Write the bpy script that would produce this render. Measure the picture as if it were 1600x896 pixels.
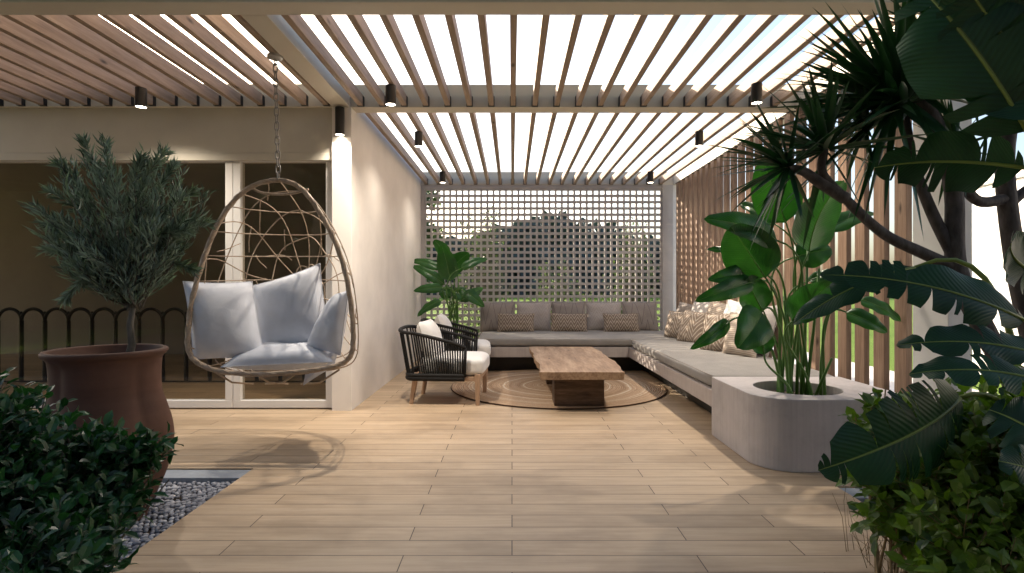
import bpy, bmesh, math, random
from mathutils import Vector, Matrix, Quaternion, noise
random.seed(7)
R = math.radians
for o in list(bpy.data.objects): bpy.data.objects.remove(o)
scene = bpy.context.scene
col = scene.collection

# ------------------------------------------------------------ camera, sky, sun, exposure
CAMH = 1.146; F = 860.0
cam_d = bpy.data.cameras.new("camera"); cam = bpy.data.objects.new("camera", cam_d); col.objects.link(cam)
cam.location = (0, 0, CAMH); cam.rotation_euler = (R(90), 0, 0)
cam_d.sensor_width = 36; cam_d.lens = F/1600*36; cam_d.clip_start = 0.05; cam_d.clip_end = 1500
scene.camera = cam
SUN_EL = R(21.5); SUN_AZ = R(-42)          # azimuth clockwise from +Y: back left
sd = Vector((math.sin(SUN_AZ)*math.cos(SUN_EL), math.cos(SUN_AZ)*math.cos(SUN_EL), math.sin(SUN_EL)))
w = bpy.data.worlds.new("World"); scene.world = w; w.use_nodes = True
nt = w.node_tree; bg = nt.nodes['Background']
sky = nt.nodes.new('ShaderNodeTexSky'); sky.sky_type = 'NISHITA'; sky.sun_disc = False
sky.sun_elevation = SUN_EL; sky.sun_rotation = SUN_AZ
sky.air_density = 1.0; sky.dust_density = 4.0; sky.ozone_density = 1.0
nt.links.new(sky.outputs[0], bg.inputs[0]); bg.inputs[1].default_value = 0.135
sl = bpy.data.lights.new("sun", 'SUN'); sl.energy = 3.8; sl.angle = R(0.5); sl.color = (1, .86, .68)
so = bpy.data.objects.new("sun", sl); col.objects.link(so)
so.rotation_euler = sd.to_track_quat('Z', 'Y').to_euler(); so.location = sd*30
vs = scene.view_settings
vs.view_transform = 'Standard'; vs.look = 'None'; vs.gamma = 1; vs.exposure = 1.6; vs.use_curve_mapping = False
scene.render.resolution_x = 1024; scene.render.resolution_y = 573
cy = scene.cycles
cy.max_bounces = 10; cy.diffuse_bounces = 6; cy.transparent_max_bounces = 16

# ------------------------------------------------------------ helpers
def at(px, py, Y):
    return Vector(((px-800)/F*Y, Y, CAMH-(py-448)/F*Y))
def link(o, parent=None):
    col.objects.link(o)
    if parent is not None:
        o.parent = parent
        o.matrix_parent_inverse = Matrix.Translation(parent.location).inverted() if parent.type == 'EMPTY' else Matrix.Identity(4)
    return o
def tag(o, label=None, cat=None, group=None, kind=None):
    if label: o['label'] = label
    if cat: o['category'] = cat
    if group: o['group'] = group
    if kind: o['kind'] = kind
    return o
def empty(name, loc, label, cat, group=None):
    o = bpy.data.objects.new(name, None); o.location = loc; o.empty_display_size = .1
    link(o); return tag(o, label, cat, group)
class MB:
    def __init__(s): s.v = []; s.f = []; s.uv = {}
    def add(s, vs, fs, uvs=None):
        b = len(s.v); s.v += [tuple(v) for v in vs]
        for f in fs: s.f.append(tuple(b+i for i in f))
        if uvs:
            for i, u in enumerate(uvs): s.uv[b+i] = u
    def box(s, x0, x1, y0, y1, z0, z1):
        s.add([(x0,y0,z0),(x1,y0,z0),(x1,y1,z0),(x0,y1,z0),(x0,y0,z1),(x1,y0,z1),(x1,y1,z1),(x0,y1,z1)],
              [(0,3,2,1),(4,5,6,7),(0,1,5,4),(1,2,6,5),(2,3,7,6),(3,0,4,7)]); return s
    def tube(s, pts, r, n=8, r1=None, cap=True, closed=False):
        pts = [Vector(p) for p in pts]; N = len(pts); vs = []; fs = []
        up = None
        for i, p in enumerate(pts):
            if closed: d = pts[(i+1) % N]-pts[i-1]
            else: d = pts[min(i+1, N-1)]-pts[max(i-1, 0)]
            if d.length < 1e-9: d = Vector((0,0,1))
            d.normalize()
            if up is None: up = Vector((0,0,1)) if abs(d.z) < .9 else Vector((1,0,0))
            a = d.cross(up)
            if a.length < 1e-4: a = d.cross(Vector((1,.3,.2)))
            a.normalize(); b = a.cross(d); up = b
            if isinstance(r, (list, tuple)): rr = r[i]
            else: rr = r if r1 is None else r+(r1-r)*i/max(1, N-1)
            for k in range(n):
                t = 2*math.pi*k/n; vs.append(p+a*math.cos(t)*rr+b*math.sin(t)*rr)
        M = N if closed else N-1
        for i in range(M):
            j = (i+1) % N
            for k in range(n):
                l = (k+1) % n; fs.append((i*n+k, j*n+k, j*n+l, i*n+l))
        if cap and not closed:
            fs.append(tuple(range(n))); fs.append(tuple((N-1)*n+k for k in reversed(range(n))))
        s.add(vs, fs); return s
    def cyl(s, x, y, z0, z1, r, n=24): return s.tube([(x,y,z0),(x,y,z1)], r, n)
    def lathe(s, x, y, prof, n=48):
        vs = []; fs = []
        for (rr, z) in prof:
            for k in range(n):
                t = 2*math.pi*k/n; vs.append((x+rr*math.cos(t), y+rr*math.sin(t), z))
        for i in range(len(prof)-1):
            for k in range(n):
                l = (k+1) % n; fs.append((i*n+k, i*n+l, (i+1)*n+l, (i+1)*n+k))
        s.add(vs, fs); return s
    def prism(s, poly, z0, z1):
        n = len(poly)
        s.add([(x,y,z0) for x,y in poly]+[(x,y,z1) for x,y in poly],
              [tuple(reversed(range(n))), tuple(range(n, 2*n))]+[(i,(i+1)%n,n+(i+1)%n,n+i) for i in range(n)]); return s
    def build(s, name, mat, parent=None, smooth=False, bevel=0, seg=2, origin=None):
        me = bpy.data.meshes.new(name)
        vs = s.v
        if origin is None and parent is None and s.v:
            xs = [v[0] for v in s.v]; ys = [v[1] for v in s.v]; zs = [v[2] for v in s.v]
            origin = ((min(xs)+max(xs))/2, (min(ys)+max(ys))/2, min(zs))
        if parent is not None: origin = None
        if origin: vs = [(v[0]-origin[0], v[1]-origin[1], v[2]-origin[2]) for v in s.v]
        me.from_pydata(vs, [], s.f)
        if s.uv:
            ul = me.uv_layers.new(name="UVMap")
            for lp in me.loops: ul.data[lp.index].uv = s.uv.get(lp.vertex_index, (0,0))
        me.materials.append(mat)
        o = bpy.data.objects.new(name, me)
        if origin: o.location = origin
        link(o, parent)
        if smooth:
            for p in me.polygons: p.use_smooth = True
        if bevel:
            m = o.modifiers.new("bevel", 'BEVEL'); m.width = bevel; m.segments = seg; m.limit_method = 'ANGLE'; m.angle_limit = R(40)
        return o
def part(root, name, mb, mat, **k): return mb.build(name, mat, root, **k)

# ------------------------------------------------------------ materials
def mat(name, base, rough=.6, spec=.5, metal=0, trans=0):
    m = bpy.data.materials.new(name); m.use_nodes = True
    b = m.node_tree.nodes['Principled BSDF']
    b.inputs['Base Color'].default_value = (*base, 1); b.inputs['Roughness'].default_value = rough
    b.inputs['Specular IOR Level'].default_value = spec; b.inputs['Metallic'].default_value = metal
    return m
def N(m, t, **k):
    n = m.node_tree.nodes.new(t)
    for a, v in k.items(): setattr(n, a, v)
    return n
def L(m, a, b): m.node_tree.links.new(a, b)
def bsdf(m): return m.node_tree.nodes['Principled BSDF']
def coords(m, scale=(1,1,1), src='Object', rot=(0,0,0)):
    tc = N(m, 'ShaderNodeTexCoord'); mp = N(m, 'ShaderNodeMapping')
    mp.inputs['Scale'].default_value = scale; mp.inputs['Rotation'].default_value = rot
    L(m, tc.outputs[src], mp.inputs[0]); return mp.outputs[0]
def ramp(m, fac, stops):
    r = N(m, 'ShaderNodeValToRGB'); e = r.color_ramp.elements
    e[0].position, e[0].color = stops[0][0], (*stops[0][1], 1)
    e[1].position, e[1].color = stops[-1][0], (*stops[-1][1], 1)
    for p, c in stops[1:-1]:
        x = e.new(p); x.color = (*c, 1)
    L(m, fac, r.inputs[0]); return r.outputs[0]
def noise_tex(m, vec, scale, detail=4, rough=.55):
    n = N(m, 'ShaderNodeTexNoise'); n.inputs['Scale'].default_value = scale; n.inputs['Detail'].default_value = detail
    n.inputs['Roughness'].default_value = rough; L(m, vec, n.inputs['Vector']); return n
def mix(m, fac, a, b, mode='MIX'):
    x = N(m, 'ShaderNodeMix', data_type='RGBA', blend_type=mode)
    for s, v in ((0, fac), (6, a), (7, b)):
        if hasattr(v, 'node'): L(m, v, x.inputs[s])
        else: x.inputs[s].default_value = v if s == 0 else (*v, 1)
    return x.outputs[2]
def bump(m, h, strength=.3, dist=.01):
    b = N(m, 'ShaderNodeBump'); b.inputs['Strength'].default_value = strength; b.inputs['Distance'].default_value = dist
    L(m, h, b.inputs['Height']); L(m, b.outputs[0], bsdf(m).inputs['Normal'])
def col_in(m, c): L(m, c, bsdf(m).inputs['Base Color'])

def wood(name, c0, c1, c2, stretch=(14,1,14), rough=.6, knots=True, per_obj=True, b=.25):
    m = mat(name, c1, rough, .3)
    v = coords(m, stretch)
    if per_obj:
        oi = N(m, 'ShaderNodeObjectInfo'); ad = N(m, 'ShaderNodeVectorMath', operation='ADD')
        sc = N(m, 'ShaderNodeVectorMath', operation='SCALE'); sc.inputs[3].default_value = 37
        cb = N(m, 'ShaderNodeCombineXYZ')
        for i in range(3): L(m, oi.outputs['Random'], cb.inputs[i])
        L(m, cb.outputs[0], sc.inputs[0]); L(m, v, ad.inputs[0]); L(m, sc.outputs[0], ad.inputs[1]); v = ad.outputs[0]
    n = noise_tex(m, v, 1.6, 6, .6)
    n2 = noise_tex(m, v, 7, 3, .5)
    c = ramp(m, n.outputs['Fac'], [(.28, c0), (.5, c1), (.72, c2)])
    c = mix(m, .25, c, ramp(m, n2.outputs['Fac'], [(.35, c0), (.65, c2)]))
    if knots:
        vo = N(m, 'ShaderNodeTexVoronoi'); vo.inputs['Scale'].default_value = 1.0
        vv = coords(m, tuple(2.2 if s <= 2 else 6.5 for s in stretch)); L(m, vv, vo.inputs['Vector'])
        kf = ramp(m, vo.outputs['Distance'], [(.03, (1,1,1)), (.12, (0,0,0))])
        c = mix(m, kf, c, tuple(x*.35 for x in c0))
    col_in(m, c); bump(m, n.outputs['Fac'], b, .004)
    return m
M = {}
M['rafter'] = wood('rafter_wood', (.22,.155,.11), (.34,.25,.185), (.45,.345,.265), (16,1.2,16))
M['slat'] = wood('slat_wood', (.15,.09,.06), (.245,.158,.108), (.34,.235,.165), (16,16,1.2))
M['table'] = wood('table_wood', (.15,.085,.05), (.33,.215,.135), (.49,.35,.235), (7,1,7), .55, True, False, .5)
M['table_dark'] = wood('table_leg_wood', (.04,.025,.017), (.10,.062,.04), (.17,.11,.075), (2,6,14), .6, False)
M['leg'] = wood('chair_leg_wood', (.30,.19,.12), (.42,.28,.19), (.52,.37,.26), (14,14,2), .5, False)

def plaster(name, c, var=.06, sc=3, b=.12, rough=.85):
    m = mat(name, c, rough, .25); v = coords(m)
    n = noise_tex(m, v, sc, 6); n2 = noise_tex(m, v, 160, 3)
    col_in(m, ramp(m, n.outputs['Fac'], [(.3, tuple(x*(1-var) for x in c)), (.7, tuple(min(1, x*(1+var)) for x in c))]))
    bump(m, n2.outputs['Fac'], b, .003); return m
M['wall'] = plaster('white_render', (.83,.80,.77))
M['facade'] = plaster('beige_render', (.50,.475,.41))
M['beam'] = plaster('beam_paint', (.60,.55,.46), .03, 2, .03, .5)
M['frame'] = plaster('window_frame_paint', (.72,.71,.70), .02, 2, .02, .4)
M['lattice'] = plaster('lattice_paint', (.46,.44,.435), .06, 5, .05, .7)
M['neighbour'] = plaster('neighbour_render', (.86,.84,.82), .04)
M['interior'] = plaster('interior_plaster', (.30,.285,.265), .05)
M['black'] = mat('black_metal', (.012,.012,.013), .4, .5)
M['bracket'] = mat('bracket_metal', (.02,.02,.022), .5, .4)
M['steel'] = mat('chain_steel', (.25,.24,.23), .4, .5, .9)
M['mount'] = mat('mount_steel', (.35,.34,.32), .5, .5, .7)

def concrete(name, c, streak=True):
    m = mat(name, c, .75, .3); v = coords(m, (1,1,1)); v2 = coords(m, (26,26,1.2))
    n = noise_tex(m, v, 4, 8, .65); n2 = noise_tex(m, v2, 1.5, 5); n3 = noise_tex(m, v, 60, 4)
    a = ramp(m, n.outputs['Fac'], [(.3, tuple(x*.72 for x in c)), (.5, c), (.7, tuple(x*1.15 for x in c))])
    bb = ramp(m, n2.outputs['Fac'], [(.3, tuple(x*.86 for x in c)), (.7, tuple(x*1.14 for x in c))])
    col_in(m, mix(m, .45, a, bb)); bump(m, n3.outputs['Fac'], .2, .003); return m
M['planter'] = concrete('planter_concrete', (.42,.39,.39))
M['bench'] = concrete('bench_concrete', (.40,.355,.335))
M['kerb'] = concrete('kerb_stone', (.30,.33,.37))

def deck_mat():
    m = mat('deck_boards', (.4,.3,.2), .5, .4)
    v = coords(m)
    br = N(m, 'ShaderNodeTexBrick'); L(m, v, br.inputs['Vector'])
    br.offset = .37; br.offset_frequency = 2; br.squash = 1
    for k, x in (('Scale', 1), ('Mortar Size', .0022), ('Mortar Smooth', .1), ('Bias', 0), ('Brick Width', 1.25), ('Row Height', .138)):
        br.inputs[k].default_value = x
    br.inputs['Color1'].default_value = (0,0,0,1); br.inputs['Color2'].default_value = (1,1,1,1); br.inputs['Mortar'].default_value = (.5,.5,.5,1)
    # per board shift of the grain
    sc = N(m, 'ShaderNodeVectorMath', operation='SCALE'); sc.inputs[3].default_value = 9; L(m, br.outputs['Color'], sc.inputs[0])
    v2 = coords(m, (1.1, 16, 1)); ad = N(m, 'ShaderNodeVectorMath', operation='ADD'); L(m, v2, ad.inputs[0]); L(m, sc.outputs[0], ad.inputs[1])
    n = noise_tex(m, ad.outputs[0], 2, 7, .62)
    g = ramp(m, n.outputs['Fac'], [(.25, (.39,.285,.185)), (.5, (.49,.37,.25)), (.75, (.57,.45,.32))])
    tone = ramp(m, br.outputs['Color'], [(0, (.90,.89,.88)), (1, (1.06,1.055,1.05))])
    c = mix(m, 1, g, tone, 'MULTIPLY')
    nb = noise_tex(m, v, 1.3, 4); c = mix(m, .35, c, mix(m, 1, c, ramp(m, nb.outputs['Fac'], [(.3, (.72,.72,.72)), (.7, (1.15,1.15,1.15))]), 'MULTIPLY'))
    ns = noise_tex(m, coords(m, (.9,1.6,1)), 1.1, 7, .6); c = mix(m, 1, c, ramp(m, ns.outputs['Fac'], [(.38, (.80,.79,.78)), (.52, (1,1,1)), (1, (1.03,1.03,1.03))]), 'MULTIPLY')  # darker blotches paint soft shade patches along with subtle stains
    c = mix(m, br.outputs['Fac'], c, (.05,.035,.025)); col_in(m, c)
    rr = ramp(m, n.outputs['Fac'], [(.3, (.42,.42,.42)), (.7, (.6,.6,.6))]); L(m, rr, bsdf(m).inputs['Roughness'])
    inv = N(m, 'ShaderNodeMath', operation='SUBTRACT'); inv.inputs[0].default_value = 1; L(m, br.outputs['Fac'], inv.inputs[1])
    bump(m, inv.outputs[0], .5, .004)
    return m
M['deck'] = deck_mat()

def leafmat(name, c0, c1, mid=None, rough=.4, trans=.25, vein=0, tip=None, soft=.45):
    m = mat(name, c0, rough, .5)
    oi = N(m, 'ShaderNodeNewGeometry'); uv = N(m, 'ShaderNodeTexCoord')
    fac = oi.outputs['Random Per Island']
    nz = noise_tex(m, uv.outputs['Object'], 9, 3)
    av = N(m, 'ShaderNodeMath', operation='MULTIPLY_ADD'); L(m, fac, av.inputs[0]); av.inputs[1].default_value = .5; L(m, nz.outputs['Fac'], av.inputs[2])
    c = ramp(m, av.outputs[0], [(.35, c0), (.95, c1)])
    if mid:
        sp = N(m, 'ShaderNodeSeparateXYZ'); L(m, uv.outputs['UV'], sp.inputs[0])
        ab = N(m, 'ShaderNodeMath', operation='SUBTRACT'); L(m, sp.outputs[0], ab.inputs[0]); ab.inputs[1].default_value = .5
        a2 = N(m, 'ShaderNodeMath', operation='ABSOLUTE'); L(m, ab.outputs[0], a2.inputs[0])
        k = ramp(m, a2.outputs[0], [(.008, (1,1,1)), (.022, (0,0,0))])
        if vein:
            # side veins: v + |u|
            s2 = N(m, 'ShaderNodeMath', operation='MULTIPLY_ADD'); L(m, a2.outputs[0], s2.inputs[0]); s2.inputs[1].default_value = -.35; L(m, sp.outputs[1], s2.inputs[2])
            s3 = N(m, 'ShaderNodeMath', operation='MULTIPLY'); L(m, s2.outputs[0], s3.inputs[0]); s3.inputs[1].default_value = vein
            s4 = N(m, 'ShaderNodeMath', operation='SINE'); L(m, s3.outputs[0], s4.inputs[0])
            vc = ramp(m, s4.outputs[0], [(.2, (.80,.80,.80)), (.95, (1.25,1.25,1.2))]); c = mix(m, soft, c, mix(m, 1, c, vc, 'MULTIPLY'))
            bump(m, s4.outputs[0], .35*soft*2, .002)
        c = mix(m, k, c, mid)
    col_in(m, c)
    tr = N(m, 'ShaderNodeBsdfTranslucent'); L(m, mix(m, 1, c, (1.5,1.9,.7), 'MULTIPLY'), tr.inputs[0])
    ms = N(m, 'ShaderNodeMixShader'); ms.inputs[0].default_value = trans
    out = m.node_tree.nodes['Material Output']
    L(m, bsdf(m).outputs[0], ms.inputs[1]); L(m, tr.outputs[0], ms.inputs[2]); L(m, ms.outputs[0], out.inputs[0])
    return m
M['strel'] = leafmat('paddle_leaf', (.012,.062,.013), (.028,.115,.022), (.06,.17,.035), .32, .25, 160, soft=.25)
M['banana'] = leafmat('torn_leaf', (.005,.028,.013), (.012,.055,.021), (.15,.19,.04), .5, .07, 190, soft=.35)
bsdf(M['banana']).inputs['Specular IOR Level'].default_value = .35
M['sword'] = leafmat('sword_leaf', (.006,.032,.013), (.018,.065,.022), None, .35, .12)
M['olive'] = leafmat('olive_leaf', (.02,.042,.03), (.26,.34,.29), None, .45, .12)
M['bush1'] = leafmat('box_leaf', (.004,.019,.007), (.020,.085,.026), (.04,.11,.04), .35, .2)
M['bush2'] = leafmat('hedge_leaf', (.010,.034,.008), (.12,.20,.022), (.12,.2,.04), .4, .3)
M['gardenleaf'] = leafmat('garden_leaf', (.03,.05,.028), (.075,.105,.055), None, .5, .3)
M['hazeleaf'] = leafmat('hazed_far_leaf', (.035,.052,.056), (.055,.075,.08), None, .9, .03)  # distance haze is mixed into this leaf colour
M['stem'] = mat('green_stem', (.08,.19,.035), .4, .5)
def bark(name, c0, c1):
    m = mat(name, c0, .8, .3); v = coords(m, (3,3,1)); n = noise_tex(m, v, 12, 6)
    col_in(m, ramp(m, n.outputs['Fac'], [(.35, c0), (.65, c1)])); bump(m, n.outputs['Fac'], .5, .01); return m
M['bark'] = bark('grey_bark', (.045,.04,.042), (.10,.09,.092))
M['bark2'] = bark('olive_bark', (.06,.055,.045), (.14,.13,.11))
M['twig'] = bark('straw_twig', (.14,.10,.05), (.30,.22,.12))
def terracotta():
    m = mat('terracotta', (.25,.1,.06), .7, .3); v = coords(m); n = noise_tex(m, v, 3, 7, .6); v2 = coords(m, (1,1,22)); n2 = noise_tex(m, v2, 1, 3)
    c = ramp(m, n.outputs['Fac'], [(.3, (.055,.026,.017)), (.5, (.09,.042,.028)), (.72, (.14,.072,.05))])
    col_in(m, mix(m, .3, c, ramp(m, n2.outputs['Fac'], [(.35, (.09,.04,.025)), (.65, (.13,.066,.043))]))); bump(m, n2.outputs['Fac'], .15, .006); return m
M['terra'] = terracotta()
M['soil'] = bark('soil', (.02,.014,.01), (.05,.035,.025))
def fabric(name, c, sc=350, var=.1):
    m = mat(name, c, .9, .2); v = coords(m); n = noise_tex(m, v, sc, 2); n2 = noise_tex(m, v, 5, 4)
    a = ramp(m, n2.outputs['Fac'], [(.3, tuple(x*(1-var) for x in c)), (.7, tuple(min(1,x*(1+var)) for x in c))])
    col_in(m, a)
    ad = N(m, 'ShaderNodeMath', operation='MULTIPLY_ADD'); L(m, n2.outputs['Fac'], ad.inputs[0]); ad.inputs[1].default_value = 6; L(m, n.outputs['Fac'], ad.inputs[2])
    bump(m, ad.outputs[0], .35, .004)
    bsdf(m).inputs['Sheen Weight'].default_value = .15; return m
def creased(name, c):
    m = fabric(name, c); v = coords(m, (1,1,1)); n = noise_tex(m, v, 7, 2, .4); n.inputs['Distortion'].default_value = 1.6
    w_ = noise_tex(m, v, 420, 2); ad = N(m, 'ShaderNodeMath', operation='MULTIPLY_ADD'); L(m, n.outputs['Fac'], ad.inputs[0]); ad.inputs[1].default_value = 4; L(m, w_.outputs['Fac'], ad.inputs[2])
    bump(m, ad.outputs[0], .18, .004); return m
M['egg_cushion'] = creased('blue_grey_linen', (.60,.63,.70))
M['white_cushion'] = fabric('white_canvas', (.74,.73,.72), 350, .03)
M['seat_grey'] = fabric('seat_linen', (.235,.222,.208))
M['pillow_light'] = fabric('light_linen', (.42,.39,.37))
M['pillow_plain'] = fabric('taupe_linen', (.26,.225,.20))
def chevron(name, base, line, sx=7, sy=16, zig=.5, width=.13):
    m = mat(name, base, .9, .2); tc = N(m, 'ShaderNodeTexCoord'); sp = N(m, 'ShaderNodeSeparateXYZ'); L(m, tc.outputs['UV'], sp.inputs[0])
    def mt(op, a, b=None, c=None):
        n = N(m, 'ShaderNodeMath', operation=op)
        for i, x in enumerate((a, b, c)):
            if x is None: continue
            if hasattr(x, 'node'): L(m, x, n.inputs[i])
            else: n.inputs[i].default_value = x
        return n.outputs[0]
    pp = mt('PINGPONG', mt('MULTIPLY', sp.outputs[0], sx), 1.0)
    t = mt('FRACT', mt('ADD', mt('MULTIPLY', sp.outputs[1], sy), mt('MULTIPLY', pp, zig*4)))
    d = mt('ABSOLUTE', mt('SUBTRACT', t, .5))
    k = mt('LESS_THAN', d, width)
    nz = noise_tex(m, tc.outputs['Object'], 300, 2)
    c = mix(m, k, base, line); c = mix(m, .25, c, ramp(m, nz.outputs['Fac'], [(.3, (.05,.05,.05)), (.7, (.8,.75,.7))]), 'OVERLAY')
    col_in(m, c); bump(m, nz.outputs['Fac'], .3, .003); return m
M['chev'] = chevron('zigzag_weave', (.21,.165,.13), (.50,.43,.36), 11, 4.5, .36)
M['chev_big'] = chevron('broad_zigzag_weave', (.27,.215,.17), (.58,.52,.45), 4, 6, .6)
M['geo'] = chevron('line_pattern_linen', (.29,.255,.235), (.10,.085,.08), 6, 1.3, .3, .03)
M['quilt'] = chevron('diamond_quilt', (.43,.39,.37), (.30,.265,.25), 7, 7, .5, .05)
M['stripe'] = chevron('striped_weave', (.50,.44,.38), (.33,.27,.22), 1, 22, 0, .25)
M['wicker'] = wood('wicker', (.24,.175,.12), (.38,.29,.21), (.50,.40,.31), (10,10,10), .55, False, False)
M['rope'] = mat('black_rope', (.007,.0065,.0065), .7, .3)
def rug():
    m = mat('jute_rug', (.4,.27,.17), .95, .1); v = coords(m)
    ln = N(m, 'ShaderNodeVectorMath', operation='LENGTH'); L(m, v, ln.inputs[0])
    n = noise_tex(m, v, 2.2, 4); ad = N(m, 'ShaderNodeMath', operation='MULTIPLY_ADD'); L(m, n.outputs['Fac'], ad.inputs[0]); ad.inputs[1].default_value = .10; L(m, ln.outputs['Value'], ad.inputs[2])
    cb = N(m, 'ShaderNodeCombineXYZ'); L(m, ad.outputs[0], cb.inputs[0])
    n2 = noise_tex(m, cb.outputs[0], 13, 3, .7)
    c = ramp(m, n2.outputs['Fac'], [(.34, (.27,.17,.10)), (.46, (.42,.28,.18)), (.55, (.52,.38,.26)), (.62, (.72,.62,.49))])
    s = N(m, 'ShaderNodeMath', operation='MULTIPLY'); L(m, ln.outputs['Value'], s.inputs[0]); s.inputs[1].default_value = 260
    s2 = N(m, 'ShaderNodeMath', operation='SINE'); L(m, s.outputs[0], s2.inputs[0])
    n3 = noise_tex(m, v, 90, 3); c = mix(m, .3, c, ramp(m, n3.outputs['Fac'], [(.3, (.12,.07,.04)), (.7, (.6,.46,.33))]))
    col_in(m, c); bump(m, s2.outputs[0], .6, .006); return m
M['rug'] = rug()
M['rug_edge'] = mat('rug_edge', (.06,.035,.025), .9, .1)
def grass():
    m = mat('lawn', (.1,.2,.03), .9, .1); v = coords(m); n = noise_tex(m, v, .25, 6, .7); n2 = noise_tex(m, v, 30, 3)
    c = ramp(m, n.outputs['Fac'], [(.3, (.09,.155,.025)), (.7, (.19,.27,.055))])
    col_in(m, mix(m, .3, c, ramp(m, n2.outputs['Fac'], [(.3, (.05,.1,.015)), (.7, (.2,.3,.07))]))); bump(m, n2.outputs['Fac'], .8, .05); return m
M['grass'] = grass()
M['path'] = concrete('path_concrete', (.60,.58,.56))
def pebble():
    m = mat('pebble', (.3,.3,.33), .6, .4); g = N(m, 'ShaderNodeNewGeometry')
    col_in(m, ramp(m, g.outputs['Random Per Island'], [(0, (.13,.14,.17)), (.5, (.24,.25,.29)), (1, (.42,.43,.47))])); return m
M['pebble'] = pebble()
def glassm():
    m = mat('window_glass', (1,1,1), .02); nt = m.node_tree
    tr = N(m, 'ShaderNodeBsdfTransparent'); tr.inputs[0].default_value = (.84,.81,.76,1)
    gl = N(m, 'ShaderNodeBsdfGlossy'); gl.inputs['Roughness'].default_value = .02; gl.inputs[0].default_value = (1,1,1,1)
    fr = N(m, 'ShaderNodeFresnel'); fr.inputs[0].default_value = 1.5
    ge = N(m, 'ShaderNodeNewGeometry'); iv = N(m, 'ShaderNodeMath', operation='SUBTRACT'); iv.inputs[0].default_value = 1; L(m, ge.outputs['Backfacing'], iv.inputs[1])
    fm = N(m, 'ShaderNodeMath', operation='MULTIPLY'); L(m, fr.outputs[0], fm.inputs[0]); L(m, iv.outputs[0], fm.inputs[1])
    ms = N(m, 'ShaderNodeMixShader'); L(m, fm.outputs[0], ms.inputs[0]); L(m, tr.outputs[0], ms.inputs[1]); L(m, gl.outputs[0], ms.inputs[2])
    L(m, ms.outputs[0], nt.nodes['Material Output'].inputs[0]); return m
M['glass'] = glassm()
M['bulb'] = mat('lamp_lens', (1,.9,.75), .4); bsdf(M['bulb']).inputs['Emission Color'].default_value = (1,.86,.66,1); bsdf(M['bulb']).inputs['Emission Strength'].default_value = 6

# ------------------------------------------------------------ ground, deck, beds
ZC = 2.8; ZT = 3.01; D1, D1b, D2, D2b, D3 = 3.204, 3.355, 5.08, 5.249, 8.946
XL = -1.483; XR = 2.62
tag(MB().box(-400, 400, -300, 700, -.4, -.06).build('lawn', M['grass']), kind='structure')
dk = MB()
for (x0, x1, y0, y1) in ((-9, XR+.35, 3.47, 9.05), (-1.63, 1.86, -6, 3.47), (1.86, XR+.35, 3.16, 3.47)):
    dk.add([(x0,y0,0),(x1,y0,0),(x1,y1,0),(x0,y1,0)], [(0,1,2,3)])
# rim of the deck towards the beds
for (a, b) in (((-9,3.47), (-1.63,3.47)), ((-1.63,3.47), (-1.63,-6)), ((1.86,-6), (1.86,3.16)), ((1.86,3.16), (XR+.35,3.16)), ((XR+.35,3.16), (XR+.35,9.05)), ((XR+.35,9.05), (-9,9.05))):
    dk.add([(*a,0),(*b,0),(*b,-.1),(*a,-.1)], [(0,1,2,3)])
tag(dk.build('deck_floor', M['deck'], origin=(0,0,0)), kind='structure')
k = MB().box(-9, -1.634, 3.32, 3.466, -.08, -.008); tag(k.build('bed_kerb', M['kerb'], bevel=.004), kind='structure')
k = MB().box(1.864, 6, 3.01, 3.156, -.08, -.008); tag(k.build('bed_kerb', M['kerb'], bevel=.004), kind='structure')
MBs = MB().box(-9, -1.634, -4, 3.316, -.09, -.045); tag(MBs.build('gravel_bed_base', M['soil']), kind='structure')
MBs = MB().box(1.864, 7, -4, 3.006, -.09, -.03); tag(MBs.build('planting_bed_soil', M['soil']), kind='structure')
def ico():
    bm = bmesh.new(); bmesh.ops.create_icosphere(bm, subdivisions=2, radius=1)
    r = ([v.co.copy() for v in bm.verts], [tuple(v.index for v in f.verts) for f in bm.faces]); bm.free(); return r
IV, IF = ico()
pb = MB()
gx = -3.1
rows = 0
y = 1.0
while y < 3.31:
    x = -3.3 + (rows % 2)*.014
    while x < -1.645:
        if not (x < -2.0 - (3.3-y)*.55 and y < 2.0):
            s = random.uniform(.011, .018); a = random.uniform(0, 3.14); e = random.uniform(.6, 1)
            q = Matrix.Rotation(a, 3, 'Z') @ Matrix.Diagonal((s*random.uniform(1.0, 1.35), s*e, s*.6))
            p = Vector((x+random.uniform(-.006,.006), y+random.uniform(-.006,.006), -.04+random.uniform(0,.012)))
            pb.add([q @ v + p for v in IV], IF)
        x += .029
    y += .025; rows += 1
tag(pb.build('pebble_gravel', M['pebble'], smooth=True), 'blue grey pebbles filling the bed around the terracotta pot', 'gravel', kind='stuff')
pth = MB().box(3.2, 5.4, 2.2, 12, -.09, -.052); tag(pth.build('garden_path', M['path'], bevel=.005), kind='structure')

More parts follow.
